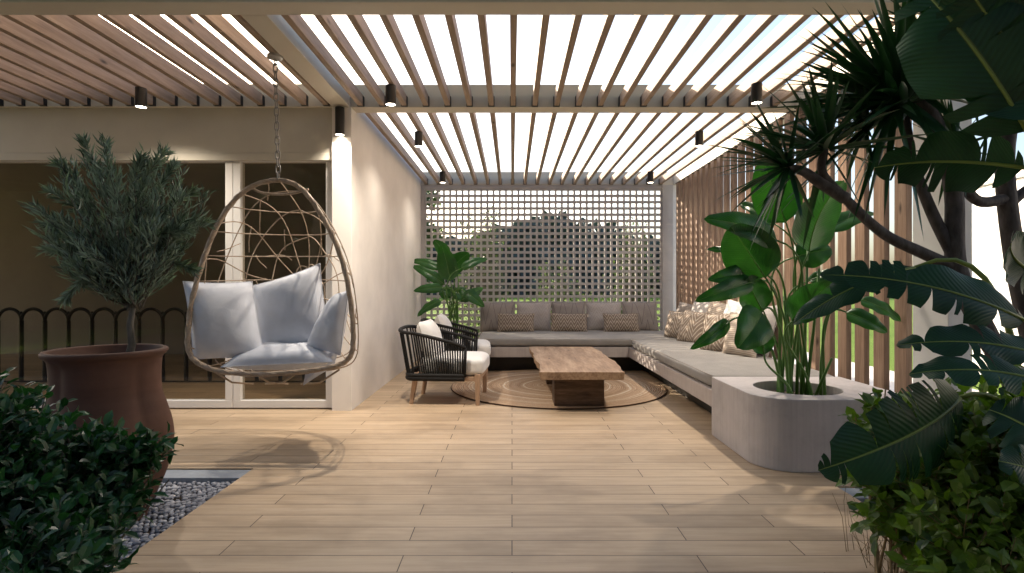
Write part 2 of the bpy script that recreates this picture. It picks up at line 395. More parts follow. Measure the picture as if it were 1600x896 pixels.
# ------------------------------------------------------------ house
house = empty('house', (-4, 7, 0), 'white rendered house with tall glazed front behind the hanging egg chair', 'house')
wl = MB()
wl.box(XL-.2, XL, D2+.28, D3+.14, -.05, ZT)                    # side wall along the lounge
wl.box(XL-.18, XL+.001, D2, D2+.28, -.05, ZT)                 # corner pier
part(house, 'wall', wl, M['wall'], bevel=.004)
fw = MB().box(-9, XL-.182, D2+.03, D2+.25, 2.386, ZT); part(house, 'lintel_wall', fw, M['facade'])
iw = MB().box(-12.2, -12, D2+.03, 9.5, 2.5, ZT).box(-12, XL-.202, 9.3, 9.5, -.05, ZT).box(-12, XL-.203, D2+.27, 9.3, 2.75, 2.9).box(-12, -8.95, D2+.05, D2+.25, -.05, ZT)  # left end kept open, shaped to let daylight into the room
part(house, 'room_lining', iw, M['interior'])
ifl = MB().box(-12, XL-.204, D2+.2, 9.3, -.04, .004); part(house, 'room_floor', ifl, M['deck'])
yw = D2+.06
def window(x0, x1, z0, z1, name):
    f = MB(); t = .07
    f.box(x0, x1, yw, yw+.09, z1-t, z1); f.box(x0, x1, yw, yw+.09, z0, z0+t)
    f.box(x0, x0+t, yw+.001, yw+.088, z0+t+.0, z1-t); f.box(x1-t, x1, yw+.001, yw+.088, z0+t, z1-t)
    fo = part(house, name, f, M['frame'], bevel=.004)
    g = MB().box(x0+t-.004, x1-t+.004, yw+.04, yw+.046, z0+t-.004, z1-t+.004); g.build('pane', M['glass'], fo)
    return fo
window(-8.9, -2.61, .012, 2.383, 'window')
window(-2.606, -1.67, .012, 2.383, 'glass_door')
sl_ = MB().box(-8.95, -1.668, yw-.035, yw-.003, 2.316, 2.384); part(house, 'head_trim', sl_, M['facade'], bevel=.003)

# fence seen through the glass
fen = empty('arched_fence', (-3.6, 6.57, 0), 'low black iron fence with rounded arches behind the window glass', 'fence')
YF = 6.57; pitch = .281
xs0 = (65/1.948-800)/F*YF
b = MB(); a = MB(); kn = MB()
xs = [xs0+pitch*i for i in range(-4, 14) if xs0+pitch*i < -1.8]
for i, x in enumerate(xs):
    p = MB().cyl(x, YF, .02, .88-pitch/2, .024, 8); part(fen, 'post', p, M['black'])
    kn.add([Vector((x, YF, .83))+v*.02 for v in IV], IF) if i < len(xs)-1 else None
    if i < len(xs)-1:
        a.tube([(x+pitch/2-math.cos(t)*pitch/2, YF, .88-pitch/2+math.sin(t)*pitch/2) for t in [math.pi*j/14 for j in range(15)]], .019, 8)
part(fen, 'arch', a, M['black'], smooth=True); part(fen, 'finial', kn, M['black'], smooth=True)
b.box(xs[0], xs[-1], YF-.012, YF+.012, .0, .022); part(fen, 'rail', b, M['black'])

# ------------------------------------------------------------ pergola
perg = empty('pergola', (0, 5, 0), 'beige framed pergola with slanted view of timber rafters over the terrace', 'pergola')
def beam(x0, x1, y0, y1, z0=ZC, z1=ZT): part(perg, 'beam', MB().box(x0, x1, y0, y1, z0, z1), M['beam'], bevel=.003)
beam(-8.5, 2.68, D1, D1b)
beam(-1.494, XR, D2, D2b)
beam(-1.655, -1.497, D1b+.002, D2-.002)
beam(XL+.002, XR+.16, D3, D3+.14, ZC-.0, ZT)
beam(XR, XR+.16, D1b+.002, D3-.002)
beam(-8.5, -1.66, D2-.02, D2+.028, 2.801, ZT)
def rafter(x, y0, y1):
    r = part(perg, 'rafter', MB().box(x-.0225, x+.0225, y0, y1, ZC+.004, ZC+.104), M['rafter'], bevel=.002)
    for (ya, yb) in ((y1-.035, y1-.001),):
        br = MB().box(x-.029, x-.0226, ya, yb, ZC+.005, ZC+.09).box(x+.0226, x+.029, ya, yb, ZC+.005, ZC+.09).box(x-.029, x+.029, ya, yb, ZC+.0015, ZC+.0035)
        br.build('bracket', M['bracket'], r)
for k in range(-7, 13):
    x = .01+.2*k
    rafter(x, D1b+.001, D2-.001); rafter(x, D2b+.001, D3-.001)
for k in range(0, 19): rafter(-1.70-.2*k, D1b+.001, D2-.021)
# columns
part(perg, 'column', MB().box(2.54, 2.68, D1+.001, 3.49, -.05, ZC-.001), M['frame'], bevel=.004)
part(perg, 'column', MB().box(XR-.001, XR+.15, D3+.001, D3+.139, -.05, ZC-.001), M['frame'], bevel=.004)

# ------------------------------------------------------------ right slat screen
scr = empty('slat_screen', (XR, 6, 0), 'tall screen of vertical brown timber slats along the right of the sofa', 'screen')
Y0 = F*2.62/624
i = 0
while True:
    yy = Y0+.218*i
    if yy+.13 > D3-.03: break
    s = part(scr, 'slat', MB().box(XR, XR+.04, yy+.048, yy+.162, .012, ZC-.012), M['slat'], bevel=.002)
    MB().box(XR-.006, XR+.051, yy+.034, yy+.180, ZC-.0118, ZC-.0015).build('cap', M['bracket'], s)
    MB().box(XR-.006, XR+.051, yy+.034, yy+.180, .0015, .0115).build('foot', M['bracket'], s)
    i += 1

# ------------------------------------------------------------ back lattice
lat = empty('lattice_screen', (.5, D3, 0), 'square holed taupe lattice screen closing the back of the lounge', 'screen')
lx0, lx1 = -1.415, 2.434; lz1 = 2.727; npx = 38; dx = (lx1-lx0)/npx; nz_ = 26; dz = .1025
lb = MB()
for i in range(npx+1):
    x = lx0+dx*i; lb.box(x-.0165, x+.0165, D3+.03, D3+.058, lz1-dz*nz_, lz1)
for j in range(nz_+1):
    z = lz1-dz*j; lb.box(lx0, lx1, D3+.020, D3+.048, z-.02, z+.02)
part(lat, 'lattice', lb, M['lattice'])
fb = MB().box(XL+.002, lx0-.012, D3+.01, D3+.08, -.02, ZC-.002).box(lx1+.012, XR-.003, D3+.0, D3+.09, -.02, ZC-.002).box(lx0-.012, lx1+.012, D3+.011, D3+.079, lz1+.012, ZC-.002).box(lx0-.012, lx1+.012, D3+.012, D3+.078, -.02, .05)
part(lat, 'frame', fb, M['lattice'], bevel=.003)

# ------------------------------------------------------------ lamps
def spot(x, y, z, e, root, size=75):
    l = bpy.data.lights.new("downlight", 'SPOT'); l.energy = e; l.color = (1,.87,.71); l.spot_size = R(size); l.spot_blend = 1; l.shadow_soft_size = .035
    o = bpy.data.objects.new("downlight", l); o.location = (x, y, z); col.objects.link(o); o.parent = root
    o.matrix_parent_inverse = Matrix.Translation(root.location).inverted()
lamps = [(-1.0, 4.54, 'black cylinder downlight at the left of the nearest lounge row, hanging before the cross beam'),
         (2.0, 4.50, 'black cylinder downlight beside the tree leaves, right end of the nearest lounge row'),
         (-1.0, 5.90, 'black cylinder downlight midway along the white wall, just behind the cross beam'),
         (2.0, 5.88, 'black cylinder downlight beside the slat screen, just behind the cross beam'),
         (-1.0, 7.95, 'small far black downlight at the top left corner of the lattice screen'),
         (2.0, 7.95, 'small far black downlight at the top right corner of the lattice screen'),
         (-3.10, 4.60, 'black cylinder downlight under the left rafters above the potted tree')]
for (x, y, lb_) in lamps:
    r = empty('downlight', (x, y, ZC-.155), lb_, 'lamp', 'cylinder downlights under the rafters')
    h = MB().tube([(x,y,ZC+.002),(x,y,ZC-.155)], .043, 28, cap=False).cyl(x, y, ZC-.012, ZC+.001, .0425, 28).tube([(x,y,ZC-.155),(x,y,ZC-.14)], .040, 28, cap=False)
    part(r, 'housing', h, M['black'], smooth=False)
    part(r, 'lens', MB().cyl(x, y, ZC-.152, ZC-.147, .0395, 28), M['bulb'])
    spot(x, y, ZC-.16, {4.54:75, 4.5:62, 5.9:14, 5.88:44, 7.95:11, 4.6:55}[y], r, 145)
x, y = at(531, 0, D2-.05).x, D2-.05
r = empty('wall_lamp', (x, y, 2.53), 'black cylinder wall lamp glowing on the white corner pier', 'lamp')
part(r, 'housing', MB().tube([(x,y,2.78),(x,y,2.53)], .041, 28, cap=False).cyl(x, y, 2.77, 2.781, .0405, 28).box(x-.02, x+.02, y+.03, D2-.001, 2.6, 2.7), M['black'])
part(r, 'lens', MB().cyl(x, y, 2.533, 2.538, .0375, 28), M['bulb'])
spot(x, y, 2.52, 22, r, 130)

# ------------------------------------------------------------ soft things
def pillow_mb(w, h, t, n=18, pinch=.06, seedv=0, wr=.012):
    mb = MB(); vs = []; uv = []
    for s in (1, -1):
        for j in range(n+1):
            for i in range(n+1):
                u = -1+2*i/n; v = -1+2*j/n
                x = u*w/2*(1-pinch*(1-v*v)*abs(u)**3); z = v*h/2*(1-pinch*(1-u*u)*abs(v)**3)
                th = (max(0, (1-abs(u)**2.6))*max(0, (1-abs(v)**2.6)))**.55*t/2
                nn = noise.noise(Vector((u*2.1+seedv*3.1, v*2.1, s*2+seedv)))*wr*min(1, th*30)
                vs.append((x, -s*(th+nn), z)); uv.append(((u+1)/2, (v+1)/2))
    m = (n+1)*(n+1); fs = []
    for j in range(n):
        for i in range(n):
            a, b, c, d = j*(n+1)+i, j*(n+1)+i+1, (j+1)*(n+1)+i+1, (j+1)*(n+1)+i
            fs.append((a, b, c, d)); fs.append((m+a, m+d, m+c, m+b))
    mb.add(vs, fs, uv); return mb
def piping(w, h, pinch=.06, n=14):
    pts = []
    for (ax, s0) in (('b',0), ('r',0), ('t',0), ('l',0)):
        for i in range(n):
            k = -1+2*i/n
            if ax == 'b': u, v = k, -1
            elif ax == 'r': u, v = 1, k
            elif ax == 't': u, v = -k, 1
            else: u, v = -1, -k
            pts.append((u*w/2*(1-pinch*(1-v*v)*abs(u)**3), 0, v*h/2*(1-pinch*(1-u*u)*abs(v)**3)))
    return MB().tube(pts, .0035, 6, closed=True)
def pillow(label, w, h, t, c, rot, m, group=None, name='pillow', n=18, wr=.012, pinch=.06, sag=0):
    mb = pillow_mb(w, h, t, n, pinch, random.random()*20, wr)
    if sag:
        mb.v = [(x, y+sag*((2*x/w)**2+(2*z/h)**2)*.5, z) for (x, y, z) in mb.v]
    o = mb.build(name, m, smooth=True, origin=(0,0,0)); o.location = c; o.rotation_euler = rot
    tag(o, label, 'cushion' if name != 'pillow' else 'pillow', group)
    if not sag:
        p = piping(w, h, pinch).build('piping', m, o, smooth=True)
    sm = o.modifiers.new('s', 'SUBSURF'); sm.levels = 1; sm.render_levels = 1
    return o
def soft_box(name, x0, x1, y0, y1, z0, z1, m, label, bev=.05, cat='cushion', crown=.012, group=None, parent=None):
    bm = bmesh.new(); bmesh.ops.create_cube(bm, size=1)
    for v in bm.verts: v.co = Vector(((x0+x1)/2+v.co.x*(x1-x0), (y0+y1)/2+v.co.y*(y1-y0), (z0+z1)/2+v.co.z*(z1-z0)))
    bmesh.ops.subdivide_edges(bm, edges=[e for e in bm.edges], cuts=11, use_grid_fill=True)
    cx, cy_, cz = (x0+x1)/2, (y0+y1)/2, (z0+z1)/2; hx, hy, hz = (x1-x0)/2, (y1-y0)/2, (z1-z0)/2
    for v in bm.verts:
        p = v.co-Vector((cx, cy_, cz)); q = Vector((max(-hx+bev, min(hx-bev, p.x)), max(-hy+bev, min(hy-bev, p.y)), max(-hz+bev*.9, min(hz-bev*.9, p.z))))
        d = p-q
        if d.length > 1e-6: d = d.normalized()*min(d.length, bev)
        u, w_ = abs(p.x)/hx, abs(p.y)/hy
        n1 = noise.noise(Vector((p.x*3+x0, p.y*3, p.z*4)))*.008
        v.co = Vector((cx, cy_, cz))+q+d
        if p.z > 0: v.co.z += crown*(1-u**3)*(1-w_**3)+n1
        else: v.co.z = max(v.co.z, z0)
        if abs(v.co.z-cz) < hz*.7: v.co += Vector((p.x/hx, p.y/hy, 0))*.006
    mb = MB(); mb.add([v.co.copy() for v in bm.verts], [tuple(v.index for v in f.verts) for f in bm.faces]); bm.free()
    o = mb.build(name, m, parent, smooth=True); sm = o.modifiers.new('s', 'SUBSURF'); sm.levels = 1; sm.render_levels = 1
    if parent is None: tag(o, label, cat, group)
    pm = MB()
    zt = z1-bev*.35
    rr = [(x0+bev,y0),(x1-bev,y0),(x1,y0+bev),(x1,y1-bev),(x1-bev,y1),(x0+bev,y1),(x0,y1-bev),(x0,y0+bev)]
    return o

# ------------------------------------------------------------ sofa bench
bench = empty('corner_bench', (1.6, 7.5, 0), 'floating concrete corner bench running along the lattice and the slat screen', 'bench')
part(bench, 'seat_slab', MB().prism([(-.47,7.28),(1.55,7.28),(1.55,4.26),(2.58,4.26),(2.58,8.85),(-.47,8.85)], .21, .343), M['bench'], bevel=.004)
part(bench, 'shade_plinth', MB().prism([(-.44,7.5),(1.8,7.5),(1.8,4.4),(2.5,4.4),(2.5,8.75),(-.44,8.75)], .0, .208), M['black'])  # black block stands in for the shaded void under the slab
c1 = soft_box('seat_cushion', -.46, 2.52, 7.29, 8.78, .345, .462, M['seat_grey'], 'long grey seat cushion under the lattice, shaded side of the corner bench')
c2 = soft_box('seat_cushion', 1.555, 2.55, 4.27, 7.26, .345, .462, M['seat_grey'], 'long grey seat cushion beside the slat screen ending at the concrete planter')
# seams on the seat cushions
for c, pts in ((c1, [(-.44,7.30),(1.5,7.30)]), (c2, [(1.566,7.24),(1.566,4.30)])):
    n = 30; pp = []
    for i in range(n+1):
        t = i/n; pp.append((pts[0][0]+(pts[1][0]-pts[0][0])*t - c.location.x, pts[0][1]+(pts[1][1]-pts[0][1])*t - c.location.y, .447+noise.noise(Vector((t*9,0,0)))*.002-c.location.z))
    MB().tube(pp, .004, 6).build('piping', M['pillow_plain'], c, smooth=True)
g = 'throw pillows leaning on the lattice'
kinds = [('geo', 750, 805, 'taupe line patterned pillow at the left end of the lattice sofa'),
         ('quilt', 807, 861, 'pale quilted pillow between the first and second zigzag lumbar pillows'),
         ('geo', 862, 915, 'taupe line patterned pillow behind the middle zigzag lumbar pillow'),
         ('quilt', 916, 971, 'pale quilted pillow behind the gap left of the third lumbar pillow'),
         ('geo', 972, 1028, 'taupe line patterned pillow in the corner of the lattice sofa')]
for i, (mm, xa, xb, lab) in enumerate(kinds):
    Y = 8.52; c = at((xa+xb)/2, 497, Y); c.z = .675
    pillow(lab, (xb-xa)/F*Y+.01, .47, .15, c, (R(-14), 0, R(random.uniform(-4,4))), M[mm], g)
for (xa, xb, lab) in ((777, 835, 'zigzag lumbar pillow nearest the black armchairs'), (860, 918, 'zigzag lumbar pillow in the middle of the lattice sofa'), (942, 999, 'zigzag lumbar pillow nearest the sofa corner')):
    Y = 8.26; c = at((xa+xb)/2, 0, Y); c.z = .605
    pillow(lab, (xb-xa)/F*Y, .28, .12, c, (R(-16), R(random.uniform(-1.5,1.5)), R(random.uniform(-3,3))), M['chev'], 'zigzag lumbar pillows')
g = 'throw pillows leaning on the slat screen'
def rp(lab, X, Y, w, mm, yaw, lean=16, z=None, t=.15, roll=0):
    pillow(lab, w, w, t, (X, Y, z if z else .465+w/2*.93), (R(-lean), R(roll), R(-90+yaw)), M[mm], g)
rp('small taupe pillow tucked in the corner behind a zigzag pillow', 2.42, 7.72, .40, 'pillow_plain', 20, roll=6, z=.72)
rp('pale linen pillow near the corner, between two zigzag pillows', 2.44, 7.12, .53, 'pillow_light', 12, roll=-4)
rp('striped beige pillow against the slats beyond the paddle leaves', 2.46, 6.60, .52, 'stripe', 15, roll=8)
rp('plain off white pillow against the slats, just left of the paddle leaf', 2.44, 6.0, .55, 'white_cushion', 12, roll=3)
rp('pale pillow against the slats nearest the planter', 2.47, 5.52, .52, 'pillow_light', 8, roll=-3)
rp('broad zigzag pillow deepest in the sofa corner', 2.20, 7.36, .37, 'chev_big', 28)
rp('broad zigzag pillow in the middle of the slat side sofa', 2.20, 6.72, .40, 'chev_big', 25, roll=3)
rp('broad zigzag pillow left of the drooping paddle leaf', 2.17, 5.80, .42, 'chev_big', 30, roll=-4)
rp('woven taupe pillow half hidden behind the drooping paddle leaf', 2.27, 5.42, .44, 'stripe', 22)

# ------------------------------------------------------------ rug and coffee table
rg = empty('round_rug', (.52, 6.32, 0), 'round tan jute rug under the wooden coffee table', 'rug')
RN = 96
def disc(r, z0, z1): return MB().prism([(r*math.cos(2*math.pi*i/RN), r*math.sin(2*math.pi*i/RN)) for i in range(RN)], z0, z1)
o = disc(1.206, .004, .016).build('weave', M['rug'], rg); o.matrix_parent_inverse = Matrix.Identity(4)
o = MB().tube([(1.21*math.cos(2*math.pi*i/RN), 1.21*math.sin(2*math.pi*i/RN), .010) for i in range(RN)], .0045, 8, closed=True).build('border', M['rug_edge'], rg, smooth=True); o.matrix_parent_inverse = Matrix.Identity(4)

tb = empty('coffee_table', (.65, 6.05, 0), 'rustic live edge wooden coffee table on two block legs', 'table')
def edge(side):
    pts = []
    for i in range(25):
        t = i/24; y = 4.98+t*2.12
        base = .245 if side < 0 else 1.045
        w_ = .018*math.sin(t*5.1+(.4 if side < 0 else 2.2))+.010*math.sin(t*13+side)+.006*math.sin(t*31)
        pts.append((base+side*(-w_), y))
    return pts
le = edge(-1); re_ = edge(1)
tp = MB()
n = len(le); NX = 12
grid = lambda z, ins: [[(le[i][0]+ins+(re_[i][0]-le[i][0]-2*ins)*j/NX, le[i][1], z+noise.noise(Vector((le[i][1]*2, j*.4, z)))*.002) for j in range(NX+1)] for i in range(n)]
T = grid(.372, .0); B = grid(.300, .010)
vs = [v for r_ in T for v in r_]+[v for r_ in B for v in r_]; m_ = n*(NX+1); fs = []
idx = lambda i, j: i*(NX+1)+j
for i in range(n-1):
    for j in range(NX):
        fs.append((idx(i,j), idx(i,j+1), idx(i+1,j+1), idx(i+1,j))); fs.append((m_+idx(i,j), m_+idx(i+1,j), m_+idx(i+1,j+1), m_+idx(i,j+1)))
    fs.append((idx(i,0), idx(i+1,0), m_+idx(i+1,0), m_+idx(i,0))); fs.append((idx(i,NX), m_+idx(i,NX), m_+idx(i+1,NX), idx(i+1,NX)))
for j in range(NX):
    fs.append((idx(0,j), m_+idx(0,j), m_+idx(0,j+1), idx(0,j+1))); fs.append((idx(n-1,j), idx(n-1,j+1), m_+idx(n-1,j+1), m_+idx(n-1,j)))
tp.add(vs, fs); part(tb, 'tabletop', tp, M['table'], bevel=.004)
for (y0, y1) in ((5.2, 5.5), (6.36, 6.66)):
    part(tb, 'leg', MB().box(.40, .873, y0, y1, .0165, .2995), M['table_dark'], bevel=.006)

# ------------------------------------------------------------ armchairs
def lerp(a, b, t): return a+(b-a)*t
def make_chair(label):
    # local frame: seat faces +X, origin on the floor at centre
    r = empty('armchair', (0,0,0), label, 'armchair', 'black rope armchairs')
    for (x, y, sx) in ((.33,-.29,0), (.33,.29,0), (-.28,-.25,-.05), (-.28,.25,-.05)):
        mb = MB(); a = .026
        top = [(x-a,y-a,.30),(x+a,y-a,.30),(x+a,y+a,.30),(x-a,y+a,.30)]; q = .018
        bot = [(x+sx-q,y-q,0),(x+sx+q,y-q,0),(x+sx+q,y+q,0),(x+sx-q,y+q,0)]
        mb.add(bot+top, [(3,2,1,0),(4,5,6,7),(0,1,5,4),(1,2,6,5),(2,3,7,6),(3,0,4,7)]); part(r, 'leg', mb, M['leg'], bevel=.004)
    part(r, 'seat_frame', MB().box(-.32,.352,-.31,.31,.235,.275), M['leg'], bevel=.005)
    # plan outline of the shell (U shape)
    def outline(s, wide=0):
        # s 0..1 from near arm front around the back to far arm front
        if s < .38: t = s/.38; return Vector((lerp(.22,-.24,t), -.345-wide, 0))
        if s > .62: t = (1-s)/.38; return Vector((lerp(.22,-.24,t), .345+wide, 0))
        t = (s-.38)/.24; a = -math.pi/2-math.pi*t
        ca, sa = math.cos(a), math.sin(a)
        px = math.copysign(abs(ca)**.55, ca); py = math.copysign(abs(sa)**.55, sa)
        return Vector((-.24+.17*px, (.345+wide)*py, 0))
    def top_z(s):
        d = min(s, 1-s)/.5
        return .555+.175*(d**.75)
    n = 80; top = []; bot = []
    for i in range(n+1):
        s = i/n; p = outline(s); q = p.copy(); lean = Vector((-.05*min(1, min(s,1-s)*3), 0, 0))
        top.append(p+lean+Vector((0,0,top_z(s)))); bot.append(p*.94+Vector((0,0,.275)))
    t_ = MB().tube(top, .017, 10); part(r, 'arm_rail', t_, M['rope'], smooth=True)
    lo = MB().tube([p+Vector((0,0,-.018)) for p in bot], .024, 10).tube([p+Vector((0,0,.012)) for p in bot], .022, 10); part(r, 'lower_rail', lo, M['rope'], smooth=True)
    rp_ = MB()
    for i in range(0, 2*n+1, 3):
        j = i//2; a, b_ = top[j], bot[j]
        if i % 2 and j < n: a = (top[j]+top[j+1])/2; b_ = (bot[j]+bot[j+1])/2
        rp_.tube([a, (a+b_)/2+Vector((0,0,0)), b_], .0085, 6, cap=False)
    for j in (0, n): rp_.tube([top[j], bot[j]], .015, 8)
    part(r, 'rope_shell', rp_, M['rope'], smooth=True)
    s = soft_box('seat_cushion', -.25, .385, -.295, .295, .277, .455, M['white_cushion'], '', bev=.07, parent=r)
    pm = pillow_mb(.56, .42, .20, 16, .03, 3, .008); rot = Matrix.Rotation(R(90), 3, 'Z') @ Matrix.Rotation(R(-18), 3, 'X')
    pm.v = [tuple(rot @ Vector(v)+Vector((-.19,0,.60))) for v in pm.v]
    part(r, 'back_cushion', pm, M['white_cushion'], smooth=True)
    return r
def place(root, loc, rz):
    root.location = loc; root.rotation_euler = (0,0,rz)
ch = make_chair('black rope armchair nearest the viewer, white cushions, by the white wall')
place(ch, (-.64, 5.62, 0), R(-4))
ch2 = ch.copy(); col.objects.link(ch2)
for c in list(ch.children):
    d = c.copy(); col.objects.link(d); d.parent = ch2
ch2['label'] = 'black rope armchair farther back, half hidden by the nearer armchair'
place(ch2, (-.66, 6.93, 0), R(3))

# ------------------------------------------------------------ egg chair
egg = empty('hanging_chair', (-1.70, 3.95, .45), 'egg shaped wicker hanging chair on a chain by the glass door', 'hanging chair')
hp = [(435,282),(395,291),(362,318),(335,362),(315,415),(300,470),(294,520),(295,548),(308,566),(342,580),(400,585),(470,581),(525,572),(547,557),(552,530),(549,480),(538,420),(520,370),(495,325),(468,293)]
def hoopY(py): return 3.95-(py-282)/303*.22
ctrl = [at(px, py, hoopY(py)) for px, py in hp]
def catmull(P, closed=True, k=6):
    out = []; n = len(P); rng = n if closed else n-1
    for i in range(rng):
        p0, p1, p2, p3 = (P[(i-1)%n], P[i], P[(i+1)%n], P[(i+2)%n]) if closed else (P[max(i-1,0)], P[i], P[i+1], P[min(i+2,n-1)])
        for j in range(k):
            t = j/k; out.append(.5*((2*p1)+(p2-p0)*t+(2*p0-5*p1+4*p2-p3)*t*t+(3*p1-p0-3*p2+p3)*t**3))
    if not closed: out.append(P[-1])
    return out
hoop = catmull(ctrl); NH = len(hoop)
part(egg, 'rim', MB().tube(hoop, .0165, 12, closed=True), M['wicker'], smooth=True)
rim2 = MB()
for ph in (0, 2.1, 4.2):
    pts = []
    for i in range(NH*3):
        t = i/3; a = int(t) % NH; p = hoop[a].lerp(hoop[(a+1) % NH], t-int(t)); d = (hoop[(a+1) % NH]-hoop[a-1]).normalized()
        u = d.cross(Vector((0,1,0))).normalized(); v = d.cross(u); an = i*.22+ph
        pts.append(p+(u*math.cos(an)+v*math.sin(an))*.0155)
    rim2.tube(pts, .004, 5, closed=True)
part(egg, 'rim_binding', rim2, M['wicker'], smooth=True)
EC = at(430, 470, 3.85)
def S(th, s):
    a = (th % 1)*NH; i = int(a) % NH; H_ = hoop[i].lerp(hoop[(i+1) % NH], a-int(a))
    k = math.cos(s*math.pi/2)**.75 if s < 1 else 0
    p = EC+(H_-EC)*k; p.y += .62*math.sin(s*math.pi/2)
    low = max(0, min(1, (EC.z+.1-H_.z)/.5)); p.z -= .10*math.sin(s*math.pi)*low
    p.z += .06*s*(1-low); return p
wk = MB()
for th in [i/15 for i in range(15)]:                  # ribs
    wk.tube([S(th+.01*math.sin(s*6+th*20), s) for s in [j/12*.93 for j in range(13)]], .0042, 6)
for s in (.25, .5, .72, .9):
    wk.tube([S(i/72, s+.012*math.sin(i*.5+s*9)) for i in range(72)], .0042, 6, closed=True)
random.seed(21)
for i in range(34):                                    # random branching weave
    th = random.random(); s = random.uniform(.0, .75); dth = random.uniform(-.07,.07); ds = random.uniform(.06,.22)
    wk.tube([S(th+dth*t+.002*math.sin(t*5+i), min(.97, s+ds*t)) for t in [j/7 for j in range(8)]], .0036, 5)
def on_hoop(side, z):
    c = [p for p in hoop if (p.x-EC.x)*side > 0]; return min(c, key=lambda p: abs(p.z-z))
for py in (322, 362, 400, 440):
    z = at(0, py, 3.9).z; a_ = on_hoop(-1, z); b_ = on_hoop(1, z)
    wk.tube([Vector((lerp0, a_.y+.50*math.sin(math.pi*t)**.7, z+.02*math.sin(math.pi*t))) for t, lerp0 in [(j/16, a_.x+(b_.x-a_.x)*j/16) for j in range(17)]], .0045, 6)
part(egg, 'weave', wk, M['wicker'], smooth=True)
top_in = [at(px, py, 3.97) for px, py in ((392,293),(408,301),(435,304),(460,302),(482,296))]
part(egg, 'top_loop', MB().tube(catmull(top_in, False), .009, 8), M['wicker'], smooth=True)
# under-seat bars
ub = MB()
for (xa, xb) in ((330, 395), (390, 450), (470, 415), (530, 470)):
    ub.tube([at(xa, 578, 3.75), at((xa+xb)/2, 598, 3.9), at(xb, 600, 4.15)], .007, 6)
part(egg, 'seat_brace', ub, M['wicker'], smooth=True)
# chain
chn = empty('suspension_chain', (-1.70, 3.95, 1.9), 'steel chain hanging from the rafter plate down to the egg chair', 'chain')
pA = Vector((-1.70, 3.95, 2.79)); pB = at(435, 282, 3.95); nl = 17; step = (pB-pA)/nl
part(chn, 'ceiling_plate', MB().lathe(-1.70, 3.95, [(0.0,2.803),(.055,2.803),(.055,2.785),(.035,2.775),(0,2.772)], 24), M['mount'], smooth=False)
for i in range(nl):
    c = pA+step*(i+.5); hl = step.length*.5+.007; pts = []
    for j in range(16):
        t = 2*math.pi*j/16; u = math.cos(t)*.015; v = math.sin(t)*hl
        v = math.copysign(abs(math.sin(t))**.6, math.sin(t))*hl
        pts.append(c+(Vector((u,0,v)) if i % 2 else Vector((0,u,v))))
    part(chn, 'link', MB().tube(pts, .0048, 8, closed=True), M['steel'], smooth=True)
# cushions in the egg
g = 'blue grey cushions in the egg chair'
def free_cushion(lab, corners, t, seedv, n=16, bulge=0.0):
    # corners bl, br, tr, tl in world space
    bl, br, tr, tl = corners; nrm = ((br-bl).cross(tl-bl)).normalized(); pm = pillow_mb(2, 2, t*1.4, n, .05, seedv, .010); vs = []
    for (x, y, z) in pm.v:
        u, v = (x+1)/2, (z+1)/2; p = bl*(1-u)*(1-v)+br*u*(1-v)+tr*u*v+tl*(1-u)*v
        vs.append(p-nrm*y+Vector((0,0,0)))
    pm.v = [tuple(v) for v in vs]
    o = pm.build('chair_cushion', M['egg_cushion'], smooth=True); tag(o, lab, 'cushion', g)
    ed = []
    q = [(i/14, 0) for i in range(14)]+[(1, i/14) for i in range(14)]+[(1-i/14, 1) for i in range(14)]+[(0, 1-i/14) for i in range(14)]
    for (u0, v0) in q:
        x, z = 2*u0-1, 2*v0-1; x, z = x*(1-.05*(1-z*z)*abs(x)**3), z*(1-.05*(1-x*x)*abs(z)**3)
        u, v = (x+1)/2, (z+1)/2; ed.append(bl*(1-u)*(1-v)+br*u*(1-v)+tr*u*v+tl*(1-u)*v-o.location)
    MB().tube(ed, .0035, 6, closed=True).build('seam', M['egg_cushion'], o, smooth=True)
    sm = o.modifiers.new('s', 'SUBSURF'); sm.levels = 1; sm.render_levels = 1
    return o
free_cushion('square blue grey cushion standing at the left of the egg chair', [at(302,562,3.84), at(415,562,3.98), at(394,440,4.12), at(286,440,3.86)], .17, 1)
free_cushion('large blue grey back cushion with its upper right corner raised', [at(408,556,4.16), at(520,550,4.16), at(500,412,4.26), at(390,448,4.30)], .18, 2)
free_cushion('narrow blue grey cushion slumped against the right rim of the egg chair', [at(476,543,4.0), at(532,556,3.86), at(545,452,3.98), at(524,462,4.2)], .13, 3)
seatc = free_cushion('flat blue grey seat cushion lying in the bottom of the egg chair', [at(345,574,3.80), at(520,566,3.80), at(520,545,4.2), at(380,543,4.2)], .12, 4)
free_cushion('grey cushion corner poking out under the basket of the egg chair', [at(474,602,3.92), at(522,572,3.94), at(530,545,3.98), at(478,572,3.96)], .05, 5)

